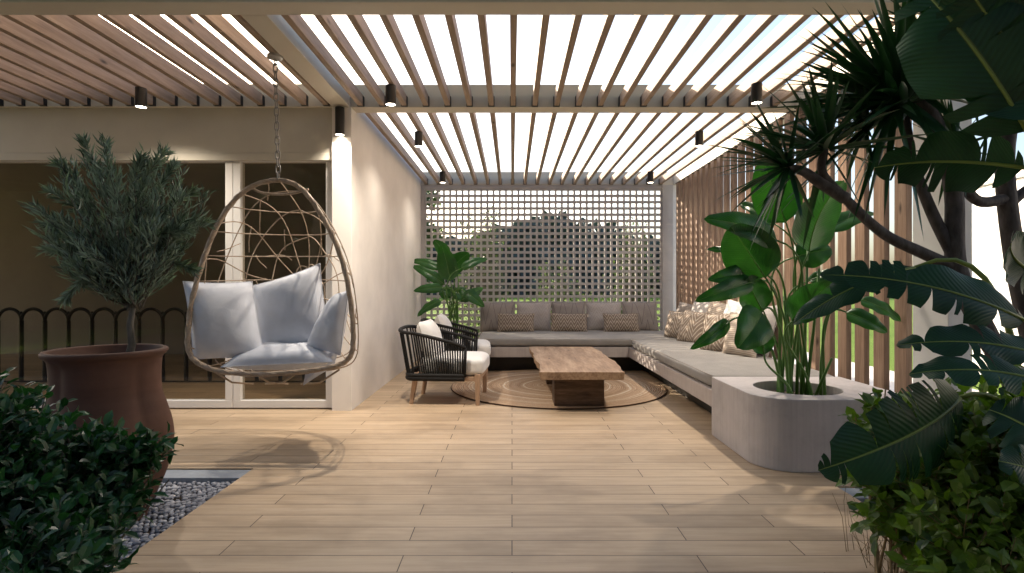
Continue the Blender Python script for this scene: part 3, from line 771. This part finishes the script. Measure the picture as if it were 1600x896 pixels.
# ------------------------------------------------------------ plants
def blade(P0, P1, width, side, sag=.1, fold=.25, n=22, m=5, tears=0, mb=None, rib=.006, curl=0, prof='paddle', seed=0):
    """one big leaf; side = sideways direction of the blade"""
    rnd = random.Random(seed); P0 = Vector(P0); P1 = Vector(P1); ax = P1-P0; Ln = ax.length; side = Vector(side)
    side = (side-ax*(side.dot(ax)/ax.length_squared)).normalized(); nrm = side.cross(ax).normalized()
    if nrm.z < 0: nrm = -nrm
    def mid(t): return P0+ax*t+nrm*(sag*Ln*4*t*(1-t))
    def wid(t):
        if prof == 'paddle': return width*1.05*max(0, math.sin(math.pi*min(1, t**.62)))**.55*(1-.12*t)
        return width*max(.0, math.sin(math.pi*min(1, t**.8)))**.5*(1-.15*t)
    mb = mb or MB(); strips = []
    for sgn in (-1, 1):
        if tears:
            cuts = sorted({0, n} | {rnd.randint(1, n-1) for _ in range(tears)})
        else: cuts = [0, n]
        for a, b in zip(cuts[:-1], cuts[1:]):
            vs = []; uv = []; fs = []; rows = b-a+1; drop = rnd.uniform(-.03,.14)*(1 if tears else 0); ln = rnd.uniform(.9,1.0) if tears else 1
            for i in range(a, b+1):
                t = i/n
                for j in range(m+1):
                    e = j/m; tt = t
                    if tears:  # narrow the strip at its outer end so that a gap opens
                        mt_ = (a+b)/2/n; tt = t+(mt_-t)*.42*e**2.2
                    tt2 = min(1, max(0, tt)); w_ = wid(t if not tears else tt2)*e*ln
                    p = mid(tt2)+ax*(.14*w_/max(.01,Ln)*1.0*e)+side*sgn*w_*math.cos(fold)+nrm*w_*(math.sin(fold)-curl*e*e-drop*e*1.6)
                    p += nrm*math.sin(t*17+sgn+seed)*.006*e
                    vs.append(p); uv.append((.5+sgn*.5*e, t))
            for i in range(rows-1):
                for j in range(m):
                    q = (i*(m+1)+j, i*(m+1)+j+1, (i+1)*(m+1)+j+1, (i+1)*(m+1)+j); fs.append(q if sgn > 0 else q[::-1])
            mb.add(vs, fs, uv)
    return mb, [mid(i/12) for i in range(13)]
def big_leaf(root, matl, base, P0, P1, width, side, stemr=.008, label=None, bend=.15, matstem=None, **k):
    mb, md = blade(P0, P1, width, side, **k)
    lf = part(root, 'leaf', mb, matl, smooth=True)
    if label: lf['label'] = label
    if base is not None:
        base = Vector(base); P0 = Vector(P0); d = (Vector(P1)-P0).normalized(); c = P0-d*(P0-base).length*.35; c2 = base+Vector((0,0,1))*(P0-base).length*.5
        pts = [((1-t)**3)*base+3*t*(1-t)**2*c2+3*t*t*(1-t)*c+t**3*P0 for t in [i/14 for i in range(15)]]
        nn = len(pts); rs = [stemr*(1.5-.8*i/(nn-1)) for i in range(nn)]
        MB().tube(pts, rs, 8).build('stalk', matstem or M['stem'], lf, smooth=True)
    MB().tube([p+Vector((0,0,-.001)) for p in md], [stemr*.65*(1-.85*i/12) for i in range(13)], 6).build('midrib', matstem or M['stem'], lf, smooth=True)
    return lf
M['midrib_y'] = mat('yellow_midrib', (.17,.23,.05), .45, .4)

# planter with paddle leaf plant
pl = empty('concrete_planter', (1.98, 3.8, 0), 'pale grey concrete planter with a rounded corner at the end of the sofa', 'planter')
x0, x1, y0, y1, rad = 1.54, 2.53, 3.38, 4.25, .24
poly = [(x1,y1),(x0,y1)]
poly += [(x0+rad-rad*math.cos(t), y0+rad-rad*math.sin(t)) for t in [math.pi/2*i/14 for i in range(15)]]
poly += [(x1,y0)]
hx, hy, hr = 1.965, 3.80, .275
NHh = 48
hole = [(hx+hr*math.cos(2*math.pi*i/NHh), hy+hr*math.sin(2*math.pi*i/NHh)) for i in range(NHh)]
# ring between outline and hole
bm = bmesh.new()
def ring(z):
    A = [bm.verts.new((x,y,z)) for x,y in poly]; B_ = [bm.verts.new((x,y,z)) for x,y in hole]
    e = [bm.edges.new((A[i], A[(i+1)%len(A)])) for i in range(len(A))]+[bm.edges.new((B_[i], B_[(i+1)%NHh])) for i in range(NHh)]
    return A, B_, e
A1, B1, e1 = ring(.45); bmesh.ops.triangle_fill(bm, edges=e1, use_beauty=True)
A0 = [bm.verts.new((x,y,.001)) for x,y in poly]; B0 = [bm.verts.new((x,y,.30)) for x,y in hole]
for i in range(len(poly)): j = (i+1) % len(poly); bm.faces.new((A0[i], A0[j], A1[j], A1[i]))
for i in range(NHh): j = (i+1) % NHh; bm.faces.new((B1[i], B1[j], B0[j], B0[i]))
bm.faces.new(A0); bmesh.ops.recalc_face_normals(bm, faces=bm.faces); bm.verts.index_update()
mb = MB(); mb.add([v.co.copy() for v in bm.verts], [tuple(v.index for v in f.verts) for f in bm.faces]); bm.free()
part(pl, 'body', mb, M['planter'], bevel=.006)
sl2 = MB(); sl2.prism([(hx+(hr-.003)*math.cos(2*math.pi*i/NHh), hy+(hr-.003)*math.sin(2*math.pi*i/NHh)) for i in range(NHh)], .302, .38); part(pl, 'soil', sl2, M['soil'])

bp = empty('paddle_leaf_plant', (hx, hy, .38), 'tall glossy paddle leaf plant growing from the concrete planter', 'plant')
def strel(root, px0, py0, Ya, px1, py1, Yb, w, bx, by, side=(1,0,0), zb=.36, rot=0, **k):
    big_leaf(root, M['strel'], (1.965+(bx-1.975)*1.6, 3.8+(by-3.79)*1.8, zb), at(px0,py0,Ya), at(px1,py1,Yb), w, side, stemr=.0078, **k)
# P0 = leaf base (petiole joint), P1 = tip
SL = [ # base of blade (px,py,distance), tip, half width, foot on the soil, side direction
 (1228,348,3.72, 1192,250,3.58, .155, 1.97,3.84, (1,-.35,.1)),
 (1264,394,3.62, 1318,282,3.45, .215, 2.02,3.78, (1,.25,.35)),
 (1214,376,3.58, 1100,342,3.45, .105, 1.93,3.76, (.15,.35,.9)),
 (1196,434,3.55, 1142,354,3.38, .175, 1.92,3.74, (1,.25,-.55)),
 (1210,350,3.90, 1155,318,3.98, .080, 1.97,3.90, (.3,.5,.8)),
 (1170,398,3.75, 1103,391,3.75, .040, 1.95,3.86, (.1,.5,.8)),
 (1178,428,3.65, 1106,438,3.55, .070, 1.90,3.80, (.2,.35,.9)),
 (1176,440,3.58, 1086,471,3.45, .070, 1.88,3.76, (.35,.3,.85)),
 (1193,487,3.62, 1170,432,3.52, .115, 1.92,3.80, (1,.2,.1)),
 (1190,488,3.52, 1152,545,3.35, .130, 1.89,3.70, (1,.15,-.35)),
 (1140,502,3.50, 1078,546,3.38, .050, 1.86,3.70, (.5,.3,.7)),
 (1194,554,3.55, 1195,515,3.48, .075, 1.90,3.68, (1,0,.1)),
 (1238,502,3.58, 1306,440,3.42, .125, 2.00,3.72, (.7,.3,-.8)),
 (1243,402,3.85, 1300,390,3.80, .115, 2.00,3.88, (.1,.3,.9)),
 (1290,360,3.85, 1365,333,3.85, .080, 2.06,3.88, (.2,.6,.8)),
 (1262,440,3.80, 1316,424,3.75, .045, 2.04,3.86, (.1,.6,.8)),
 (1322,488,3.70, 1386,520,3.60, .065, 2.09,3.78, (.1,.4,.9)),
 (1344,468,3.78, 1408,503,3.70, .060, 2.11,3.84, (.0,.5,.8)),
]
for i, (a,b_,c,d,e,f_,w_,bx,by,sd_) in enumerate(SL):
    strel(bp, a,b_,c,d,e,f_,w_,bx,by,sd_, sag=.10, fold=.28, seed=i, curl=.25, tears=0)
for (px, py, Y, bx) in ((1262,300,3.8,1.99), (1280,330,3.75,2.02), (1225,380,3.7,1.93), (1300,470,3.7,2.08), (1246,360,3.75,1.96)):
    base = Vector((bx, 3.79, .37)); tp_ = at(px, py+90, Y); part(bp, 'stem', MB().tube([base, base.lerp(tp_, .5)+Vector((.008,0,.02)), tp_], [.012,.010,.008], 8), M['stem'], smooth=True)

# paddle leaf plant near the armchairs
pt = empty('potted_paddle_plant', (-.88, 8.25, 0), 'leafy green paddle leaf plant in the corner behind the rope armchairs', 'plant')
part(pt, 'pot', MB().lathe(-.88, 8.25, [(0,.001),(.14,.001),(.18,.30),(.19,.30),(.19,.33),(.165,.33),(.165,.29),(0,.29)], 32), M['bench'], smooth=False)
QL = [((704,440),(690,383),(1,0,.1),.16), ((700,425),(733,395),(1,0,.2),.15), ((720,420),(762,405),(.2,.5,.8),.08), ((690,420),(641,408),(.2,.5,.8),.08),
      ((695,445),(643,415),(.4,.4,.8),.09), ((692,450),(646,455),(.3,.3,.9),.08), ((712,450),(725,472),(1,0,.2),.12), ((725,455),(757,480),(.4,.3,.8),.09),
      ((690,470),(652,495),(.6,.2,.7),.09), ((705,465),(690,450),(1,0,.2),.12), ((720,470),(755,450),(.4,.3,.8),.08), ((700,400),(678,375),(.9,0,.4),.10)]
for i, (a, b_, s_, w_) in enumerate(QL):
    Ya = 8.2+.12*math.sin(i*2.3)
    big_leaf(pt, M['strel'], (-.88+.07*math.sin(i*1.7), 8.25+.06*math.cos(i*2.1), .29), at(a[0], a[1], Ya), at(b_[0], b_[1], Ya-.15*math.cos(i)), w_, s_, stemr=.009, sag=.12, fold=.25, seed=40+i, curl=.3, n=14, m=4)

# olive tree in a terracotta pot
pot = empty('terracotta_pot', (-2.06, 2.8, 0), 'large aged terracotta pot standing in the pebble bed', 'pot')
prof = [(0,-.035),(.20,-.035),(.215,-.02),(.27,.08),(.325,.20),(.356,.33),(.35,.43),(.318,.53),(.292,.60),(.286,.68),(.292,.775),(.315,.80),(.324,.812),(.322,.824),(.30,.828),(.285,.80),(.262,.76),(.262,.74),(0,.74)]
prof = [(a_*.82, b_) for a_, b_ in prof]
pr2 = catmull([Vector((a, 0, b_)) for a, b_ in prof], False, 3)
pm = MB().lathe(0, 0, [(max(0, p.x), p.z) for p in pr2], 96); nv = []
for (x, y, z) in pm.v:
    th = math.atan2(y, x); k = .90+.10*abs(math.sin(2*(th+R(20))))**.7
    f = max(0, min(1, (.79-z)/.03)); k = 1+(k-1)*f if z > .05 else 1+(k-1)*max(0, (z+.03)/.08)
    nv.append((-2.06+x*k, 2.8+y*k, z))
pm.v = nv; part(pot, 'body', pm, M['terra'], smooth=True)
part(pot, 'soil', MB().lathe(-2.06, 2.8, [(0,.775),(.204,.765),(.204,.745)], 32), M['soil'])

def leafquad(mb, p, d, nrm, ln, wd, bend=0):
    s = d.cross(nrm); 
    if s.length < 1e-4: return
    s.normalize(); n_ = s.cross(d).normalized()
    a = p; b_ = p+d*ln*.5+s*wd/2+n_*bend*ln; c = p+d*ln-n_*bend*ln; e = p+d*ln*.5-s*wd/2+n_*bend*ln
    mb.add([a, b_, c, e], [(0,1,2),(0,2,3)])
def leaf6(mb, p, d, nrm, ln, wd, bend=.08):
    s = d.cross(nrm)
    if s.length < 1e-4: return
    s.normalize(); n_ = s.cross(d).normalized()
    vs = [p, p+d*ln*.28+s*wd*.42+n_*ln*bend, p+d*ln*.65+s*wd*.42+n_*ln*bend, p+d*ln-n_*ln*bend, p+d*ln*.65-s*wd*.42+n_*ln*bend, p+d*ln*.28-s*wd*.42+n_*ln*bend, p+d*ln*.3, p+d*ln*.66]
    uv = [(.5,0),(1,.3),(1,.65),(.5,1),(0,.65),(0,.3),(.5,.3),(.5,.65)]
    mb.add(vs, [(0,1,6),(1,2,7,6),(2,3,7),(3,4,7),(4,5,6,7),(5,0,6)], uv)
def rv(rnd): 
    while True:
        v = Vector((rnd.uniform(-1,1), rnd.uniform(-1,1), rnd.uniform(-1,1)))
        if .05 < v.length < 1: return v.normalized()
ol = empty('olive_tree', (-1.97, 2.8, .77), 'small round headed olive tree with narrow grey green leaves in the terracotta pot', 'tree')
rnd = random.Random(5)
tb0 = Vector((-1.955, 2.8, .75)); tb1 = at(208, 480, 2.8)
trk = MB().tube([tb0, tb0.lerp(tb1,.35)+Vector((.012,0,0)), tb0.lerp(tb1,.7)+Vector((-.008,0,0)), tb1], [.021,.018,.016,.013], 10)
lv = MB()
cc = at(188, 375, 2.8)
for i in range(105):
    d = rv(rnd); d.z = d.z*.9+.12
    rad_ = rnd.uniform(.62, 1.0)
    tip = cc+Vector((d.x*.41, d.y*.27, d.z*.42))*rad_
    if i % 6 == 0 and d.z > 0: tip += Vector((0,0,.10))
    st = tb1+Vector((rnd.uniform(-.03,.03), rnd.uniform(-.03,.03), rnd.uniform(-.02,.15)))
    mid_ = st.lerp(tip, .5)+rv(rnd)*.05
    pts = catmull([st, mid_, tip+Vector((0,0,.05))], False, 7); trk.tube(pts, .0055, 4, r1=.0014, cap=False)
    for j, p in enumerate(pts[3:]):
        for k_ in range(6):
            dd = (rv(rnd)*.65+(pts[-1]-pts[-4]).normalized()*.75+Vector((0,0,.25))).normalized()
            leafquad(lv, p+rv(rnd)*.02, dd, rv(rnd), rnd.uniform(.045,.08), rnd.uniform(.007,.0105), .06)
for (px, py) in ((130,222),(165,230),(255,240),(270,262),(300,300),(322,350),(80,300),(75,390),(300,420),(105,465),(95,260),(220,250),(70,350),(290,360)):
    tip = at(px, py, 2.8+rnd.uniform(-.15,.15)); st = cc.lerp(tip, .35)
    pts = catmull([st, st.lerp(tip,.5)+rv(rnd)*.02, tip], False, 8); trk.tube(pts, .004, 4, r1=.001, cap=False)
    for p in pts[2:]:
        for k_ in range(9):
            dd = (rv(rnd)*.7+(pts[-1]-pts[-3]).normalized()*.9).normalized(); leafquad(lv, p, dd, rv(rnd), rnd.uniform(.045,.075), .009, .06)
part(ol, 'trunk', trk, M['bark2'], smooth=True); part(ol, 'crown', lv, M['olive'])

# bushes
def bush(name, label, cat, blobs, nleaf, mat_, ln, wd, seed, twigs=60, tmat=None, dirs=0):
    rnd = random.Random(seed); c0 = blobs[0][0]
    r = empty(name, (c0.x, c0.y, 0), label, cat); lv = MB(); tw = MB()
    tot = sum(b_[1]**2 for b_ in blobs)
    for (c, rad_, sz) in blobs:
        nn = int(nleaf*rad_**2/tot)
        for i in range(nn//7):
            d = rv(rnd); q = rad_*rnd.uniform(.55,1.05)*(1+.22*noise.noise((c+d)*4))
            tip = c+Vector((d.x, d.y, d.z*sz))*q
            if tip.z < .0: continue
            base = c+(tip-c)*.35+Vector((0,0,-.1*rad_))
            gd = (d+Vector((0,0,.5))+rv(rnd)*.5).normalized()
            stp = tip-gd*ln*2.4
            tw.tube([base, stp, tip], .0028, 3, r1=.001, cap=False)
            for k_ in range(7):
                t = k_/6; p = stp.lerp(tip, t); ang = k_*2.4+i
                side = gd.orthogonal().normalized(); side = Quaternion(gd, ang) @ side
                dd = (gd*.55+side*.85*(1-.5*t)+rv(rnd)*.25).normalized(); nr = (gd+Vector((0,0,.7))-dd*.2+rv(rnd)*.3).normalized()
                leaf6(lv, p, dd, nr, ln*rnd.uniform(.7,1.15), wd*rnd.uniform(.8,1.1))
    for i in range(twigs):
        c = rnd.choice(blobs)[0]; b0 = Vector((c0.x*.7+c.x*.3+rnd.uniform(-.1,.1)*(3 if tmat else 1), c0.y*.7+c.y*.3+rnd.uniform(-.1,.1), -.03))
        tw.tube([b0, b0.lerp(c, .5)+rv(rnd)*.08, c+rv(rnd)*.15], .006, 5, r1=.0025, cap=False)
    part(r, 'stems', tw, tmat or M['bark2'], smooth=True); part(r, 'foliage', lv, mat_, smooth=False)
    return r
lbl = [(at(20,790,1.75), .32, .85), (at(110,760,1.85), .25, .8), (at(10,680,1.85), .20, .8), (at(70,880,1.6), .22, .8), (at(-90,720,1.7), .34, .9), (at(230,700,1.95), .10, .6), (at(30,900,1.45), .22, .8), (at(165,700,1.95), .13, .7), (at(190,770,1.85), .10, .7)]
bush('shrub', 'dense dark shrub with small oval leaves in front of the terracotta pot', 'shrub', lbl, 9500, M['bush1'], .050, .029, 11, 14)
rb = [(at(1490,760,2.0), .34, .9), (at(1590,720,2.0), .36, .9), (at(1470,680,2.15), .22, .8), (at(1560,850,1.7), .28, .8), (at(1640,800,1.8), .4, .9), (at(1420,800,2.05), .16, .8), (at(1400,660,2.2), .16, .7)]
bush('hedge_bush', 'leafy green bush with pale twigs under the torn banana leaves', 'shrub', rb, 9000, M['bush2'], .062, .042, 12, 90, M['twig'])
# straw
stw = MB(); rnd = random.Random(9)
for i in range(260):
    b0 = Vector((rnd.uniform(1.45,1.95), rnd.uniform(1.9,2.4), -.03)); d = Vector((rnd.uniform(-.12,.12), rnd.uniform(-.1,.1), rnd.uniform(.12,.38)))
    stw.tube([b0, b0+d*.6, b0+d+Vector((rnd.uniform(-.05,.05), 0, -.02))], .0018, 3, r1=.0006, cap=False)
tag(stw.build('dry_grass', M['twig']), 'dry straw coloured grass at the foot of the right bush', 'grass', kind='stuff')

# torn leaf plant (right foreground)
bn = empty('banana_plant', (1.95, 1.9, 0), 'large banana plant with torn dark leaves at the right edge', 'plant')
BL = [ # px0,py0,Y0, px1,py1,Y1, w, side, tears
 (1500,622,1.95, 1278,735,1.75, .165, (.35,.25,.9), 10),
 (1430,418,2.2, 1238,508,2.25, .085, (.5,.5,.75), 3),
 (1600,500,1.9, 1280,430,2.1, .12, (.1,.6,.8), 7),
 (1640,560,1.8, 1400,540,1.9, .09, (.1,.7,.6), 6),
 (1640,600,1.7, 1420,585,1.8, .09, (.2,.7,.5), 6),
 (1640,690,1.6, 1545,640,1.7, .12, (.4,.5,.8), 3),
 (1600,262,1.75, 1366,262,1.95, .13, (.1,-.75,.65), 6),
 (1605,205,1.60, 1425,-30,1.75, .19, (.85,-.5,.35), 5),
 (1680,170,1.5, 1500,-40,1.6, .19, (.85,-.5,.3), 5),
 (1640,440,1.75, 1580,380,1.6, .10, (.6,.2,.5), 4),
 (1660,760,1.5, 1560,720,1.45, .09, (.3,.5,.8), 3),
]
for i, (a,b_,c,d,e,f_,w_,sd_,tr_) in enumerate(BL):
    bx = at(1700, 0, 1.9); base = Vector((bx.x-.1*(i%3), 1.95+.05*(i%4), .0))
    big_leaf(bn, M['banana'], base, at(a,b_,c), at(d,e,f_), w_, sd_, stemr=.011, sag=.10, fold=.22, n=34, m=5, tears=tr_, seed=60+i, curl=.15, prof='long', matstem=M['midrib_y'])

# dragon tree
dr = empty('dragon_tree', (2.1, 2.5, 0), 'dark branching dragon tree with spiky leaf heads at the upper right', 'tree')
def limb(pts, r0, r1):
    P = catmull([at(*p) for p in pts], False, 6); n = len(P); return MB().tube(P, [r0+(r1-r0)*i/(n-1) for i in range(n)], 10)
base_l = [(1600,640,2.5),(1590,480,2.5),(1560,350,2.5),(1570,230,2.5),(1590,120,2.5)]
tk = limb([(1640,900,2.5),(1600,640,2.5),(1540,520,2.5),(1495,420,2.5),(1490,300,2.5),(1465,200,2.5),(1430,150,2.5)], .055, .028)
tk2 = limb([(1660,900,2.6),(1625,600,2.6),(1585,400,2.6),(1570,250,2.6),(1590,150,2.6),(1620,90,2.6)], .05, .03)
part(dr, 'trunk', tk, M['bark'], smooth=True); part(dr, 'trunk', tk2, M['bark'], smooth=True)
limbs = [ [(1495,420,2.5),(1440,395,2.5),(1380,365,2.48),(1320,310,2.45),(1285,270,2.42),(1288,235,2.42)],
          [(1320,310,2.45),(1280,285,2.42),(1255,268,2.4),(1228,262,2.38)],
          [(1490,400,2.5),(1455,330,2.52),(1425,250,2.55),(1415,190,2.55),(1400,165,2.55)],
          [(1470,220,2.5),(1450,190,2.48),(1420,170,2.45)],
          [(1575,310,2.6),(1530,315,2.55),(1500,280,2.5),(1490,235,2.48)],
          [(1574,320,2.6),(1600,300,2.6),(1640,270,2.6)] ]
for l_ in limbs: part(dr, 'limb', limb(l_, .028, .016), M['bark'], smooth=True)
def sword(mb, p, d, ln, wd, rnd, droop):
    side = d.cross(Vector((0,0,1)))
    if side.length < .05: side = Vector((1,0,0))
    side.normalize(); side = Quaternion(d, rnd.uniform(-.5,.5)) @ side; up = side.cross(d)
    vs = []; n = 6; fs = []
    for i in range(n+1):
        t = i/n; c = p+d*ln*t+Vector((0,0,-1))*droop*ln*t*t; w_ = wd*(1-t)**.75*(.55+1.1*t if t < .4 else 1)
        vs += [c-side*w_/2+up*w_*.18, c, c+side*w_/2+up*w_*.18]
    for i in range(n): a = i*3; fs += [(a,a+1,a+4,a+3),(a+1,a+2,a+5,a+4)]
    mb.add(vs, fs)
heads = [((1232,262,2.38), .36, (-.95,-.1,.30), 46), ((1290,235,2.40), .44, (-.55,-.1,.85), 64), ((1400,165,2.46), .62, (-.8,-.2,.5), 80), ((1415,160,2.40), .60, (-.35,-.2,.9), 80),
         ((1440,150,2.5), .50, (.1,-.2,1), 60), ((1490,235,2.48), .30, (-.3,0,.9), 36), ((1350,205,2.50), .30, (-.2,0,.8), 40), ((1600,130,2.6), .5, (0,-.1,1), 60), ((1500,90,2.4), .5, (-.3,-.1,.9), 70)]
rnd = random.Random(31)
for (p, ln, ax, cnt) in heads:
    mb = MB(); c = at(*p); ax = Vector(ax).normalized()
    for i in range(cnt):
        d = (rv(rnd)*.95+ax*.75).normalized()
        sword(mb, c+d*.015, d, ln*rnd.uniform(.6,1.05), rnd.uniform(.034,.05)*(ln/.45)**.6, rnd, rnd.uniform(.0,.22))
    part(dr, 'leaf_head', mb, M['sword'], smooth=True)

# ------------------------------------------------------------ garden beyond
nb = empty('garden_wall', (6.3, 4, 0), 'tall sunlit white garden wall beyond the pergola at the right edge', 'wall')
part(nb, 'wall', MB().box(6.1, 6.4, -3, 7.3, -.09, 2.45), M['neighbour'], bevel=.01); part(nb, 'coping', MB().box(6.04, 6.46, -3.05, 7.36, 2.452, 2.56), M['neighbour'], bevel=.01)
def garden_shrub(name, label, cat, c, rad_, h, nleaf, seed, size=.07, mat_=None):
    rnd = random.Random(seed); r = empty(name, (c[0], c[1], -.06), label, cat, None); tw = MB(); lv = MB()
    for i in range(nleaf//12):
        a = rnd.uniform(0, 2*math.pi); q = rad_*rnd.random()**.5; z = h*rnd.uniform(.08, 1)
        q *= (1-.6*(z/h)**2); tip = Vector((c[0]+math.cos(a)*q, c[1]+math.sin(a)*q*.7, z))
        base = Vector((c[0]+math.cos(a)*q*.3, c[1]+math.sin(a)*q*.2, max(0, z*.55-.1)))
        tw.tube([base, base.lerp(tip,.6)+rv(rnd)*.04, tip], .005, 3, r1=.002, cap=False)
        for k_ in range(12):
            p = base.lerp(tip, rnd.uniform(.4,1.05))+rv(rnd)*size*.9; leafquad(lv, p, rv(rnd), rv(rnd), size*rnd.uniform(.7,1.3), size*.5, .08)
    tw.tube([(c[0],c[1],-.06),(c[0]+.02,c[1],h*.5)], .02, 6, r1=.01)
    part(r, 'stems', tw, M['bark2']); part(r, 'foliage', lv, mat_ or M['gardenleaf'])
garden_shrub('garden_shrub', 'tall airy shrub behind the right side of the lattice screen', 'shrub', (2.1, 9.5), .6, 2.35, 3000, 1, .06)
garden_shrub('garden_shrub', 'leafy shrub outside the lattice left of its middle', 'shrub', (-.5, 9.6), .8, 2.5, 2600, 2, .06)
garden_shrub('garden_shrub', 'low shrub outside the middle of the lattice', 'shrub', (.75, 9.6), .8, 1.6, 1600, 3, .06)
garden_shrub('garden_shrub', 'low spreading shrub between the middle and right shrubs outside the lattice', 'shrub', (1.5, 9.8), .8, 1.1, 1200, 4, .06)
def tree(label, x, y, h, r_, seed, n=2600, size=.35):
    rnd = random.Random(seed); t = empty('garden_tree', (x, y, -.06), label, 'tree'); tk = MB(); lv = MB()
    tk.tube([(x,y,-.06),(x+.1,y,h*.3),(x,y,h*.6)], r_*.07, 8, r1=r_*.03)
    cl = [Vector((x,y,h*.62))+Vector((rnd.uniform(-1,1)*r_*.8, rnd.uniform(-1,1)*r_*.6, rnd.uniform(-.5,.45)*h*.75)) for _ in range(22)]
    for c in cl:
        tk.tube([(x,y,h*.3), c], r_*.02, 5, r1=.01, cap=False); q = r_*rnd.uniform(.28,.45)
        for i in range(n//22):
            d = rv(rnd); leafquad(lv, c+Vector((d.x,d.y,d.z*.8))*q*rnd.uniform(.5,1.05), rv(rnd), (d+rv(rnd)*.5).normalized(), size*rnd.uniform(.6,1.2), size*.6, .1)
    part(t, 'trunk', tk, M['bark2']); part(t, 'crown', lv, M['gardenleaf'])
def unseen_shade_tree(label, x, y, h, r_, seed, n=13000):  # out-of-view canopy, added only to shade the foreground
    rnd = random.Random(seed); t = empty('unseen_shade_tree', (x, y, -.06), label, 'tree'); tk = MB(); lv = MB()
    tk.tube([(x,y,-.06),(x*.97,y,h*.35),(x*.9,y+.1,h*.75)], .16, 10, r1=.08)
    sx = -1 if x > 0 else 1; c = Vector((x+sx*1.2, y+.6, h*.82))
    for i in range(26):
        d = rv(rnd); tip = c+Vector((d.x*r_, d.y*r_*.75, d.z*r_*.30)); tk.tube([(x*.93,y,h*.55), tip], .03, 5, r1=.008, cap=False)
        for k_ in range(n//26):
            leafquad(lv, tip+rv(rnd)*rnd.uniform(.1,.85), rv(rnd), (rv(rnd)+Vector((0,0,1))).normalized(), .20, .11, .08)
    part(t, 'trunk', tk, M['bark2'], smooth=True); part(t, 'crown', lv, M['gardenleaf'])
tree('dark leafy tree rising behind the top left corner of the lattice', -3.7, 18, 4.4, 1.3, 3, 5500, .18)
unseen_shade_tree('unseen leafy tree added over the left shrub to shade the foreground', -3.7, .2, 5.6, 3.2, 14)
unseen_shade_tree('unseen leafy tree added over the banana plant to shade the foreground', 3.7, .2, 5.6, 3.2, 15)
# distant wood
fw_ = MB(); rnd = random.Random(77)
def skyline(x): return 6.3+.6*math.sin(x*.11+1)+.5*math.sin(x*.29)+1.3*math.exp(-((x-4.5)/6)**2)
for i in range(20000):
    x = rnd.uniform(-75, 28); y = 66+rnd.uniform(-4, 8); z = skyline(x)*rnd.random()**.8+.5*noise.noise(Vector((x*.5, y*.3, 0)))
    leafquad(fw_, Vector((x,y,z)), rv(rnd), Vector((rnd.uniform(-.5,.5),-1,rnd.uniform(-.2,1))).normalized(), rnd.uniform(1.0,2.0), rnd.uniform(.8,1.4), .1)
for i in range(34):
    x = -75+i*3.0; fw_.tube([(x,69,-.1),(x+.3,69,5)], .25, 5, r1=.12)
tag(fw_.build('distant_wood', M['hazeleaf']), 'haze coloured dark line of trees far beyond the lawn', 'trees', kind='stuff')
hd = empty('unseen_hedge', (0, -5, -.06), 'unseen tall dark hedge added to darken the window reflection and the foreground', 'hedge')  # added behind the camera to darken reflections and the near ground
part(hd, 'dark_core', MB().box(-14, 12, -6.2, -5.2, -.06, 5.2).box(-14, -13, -5.2, 2.5, -.06, 4.5), M['soil'])
hl = MB(); rnd = random.Random(55)
for i in range(9000):
    p = Vector((rnd.uniform(-13, 12), -5.2+rnd.uniform(-.1,.25), rnd.uniform(0, 5.4))) if i % 4 else Vector((-13+rnd.uniform(-.1,.3), rnd.uniform(-5, 2.5), rnd.uniform(0, 4.6)))
    leafquad(hl, p, rv(rnd), rv(rnd), .16, .09, .08)
part(hd, 'foliage', hl, M['bush1'])
bpy.context.view_layer.update()
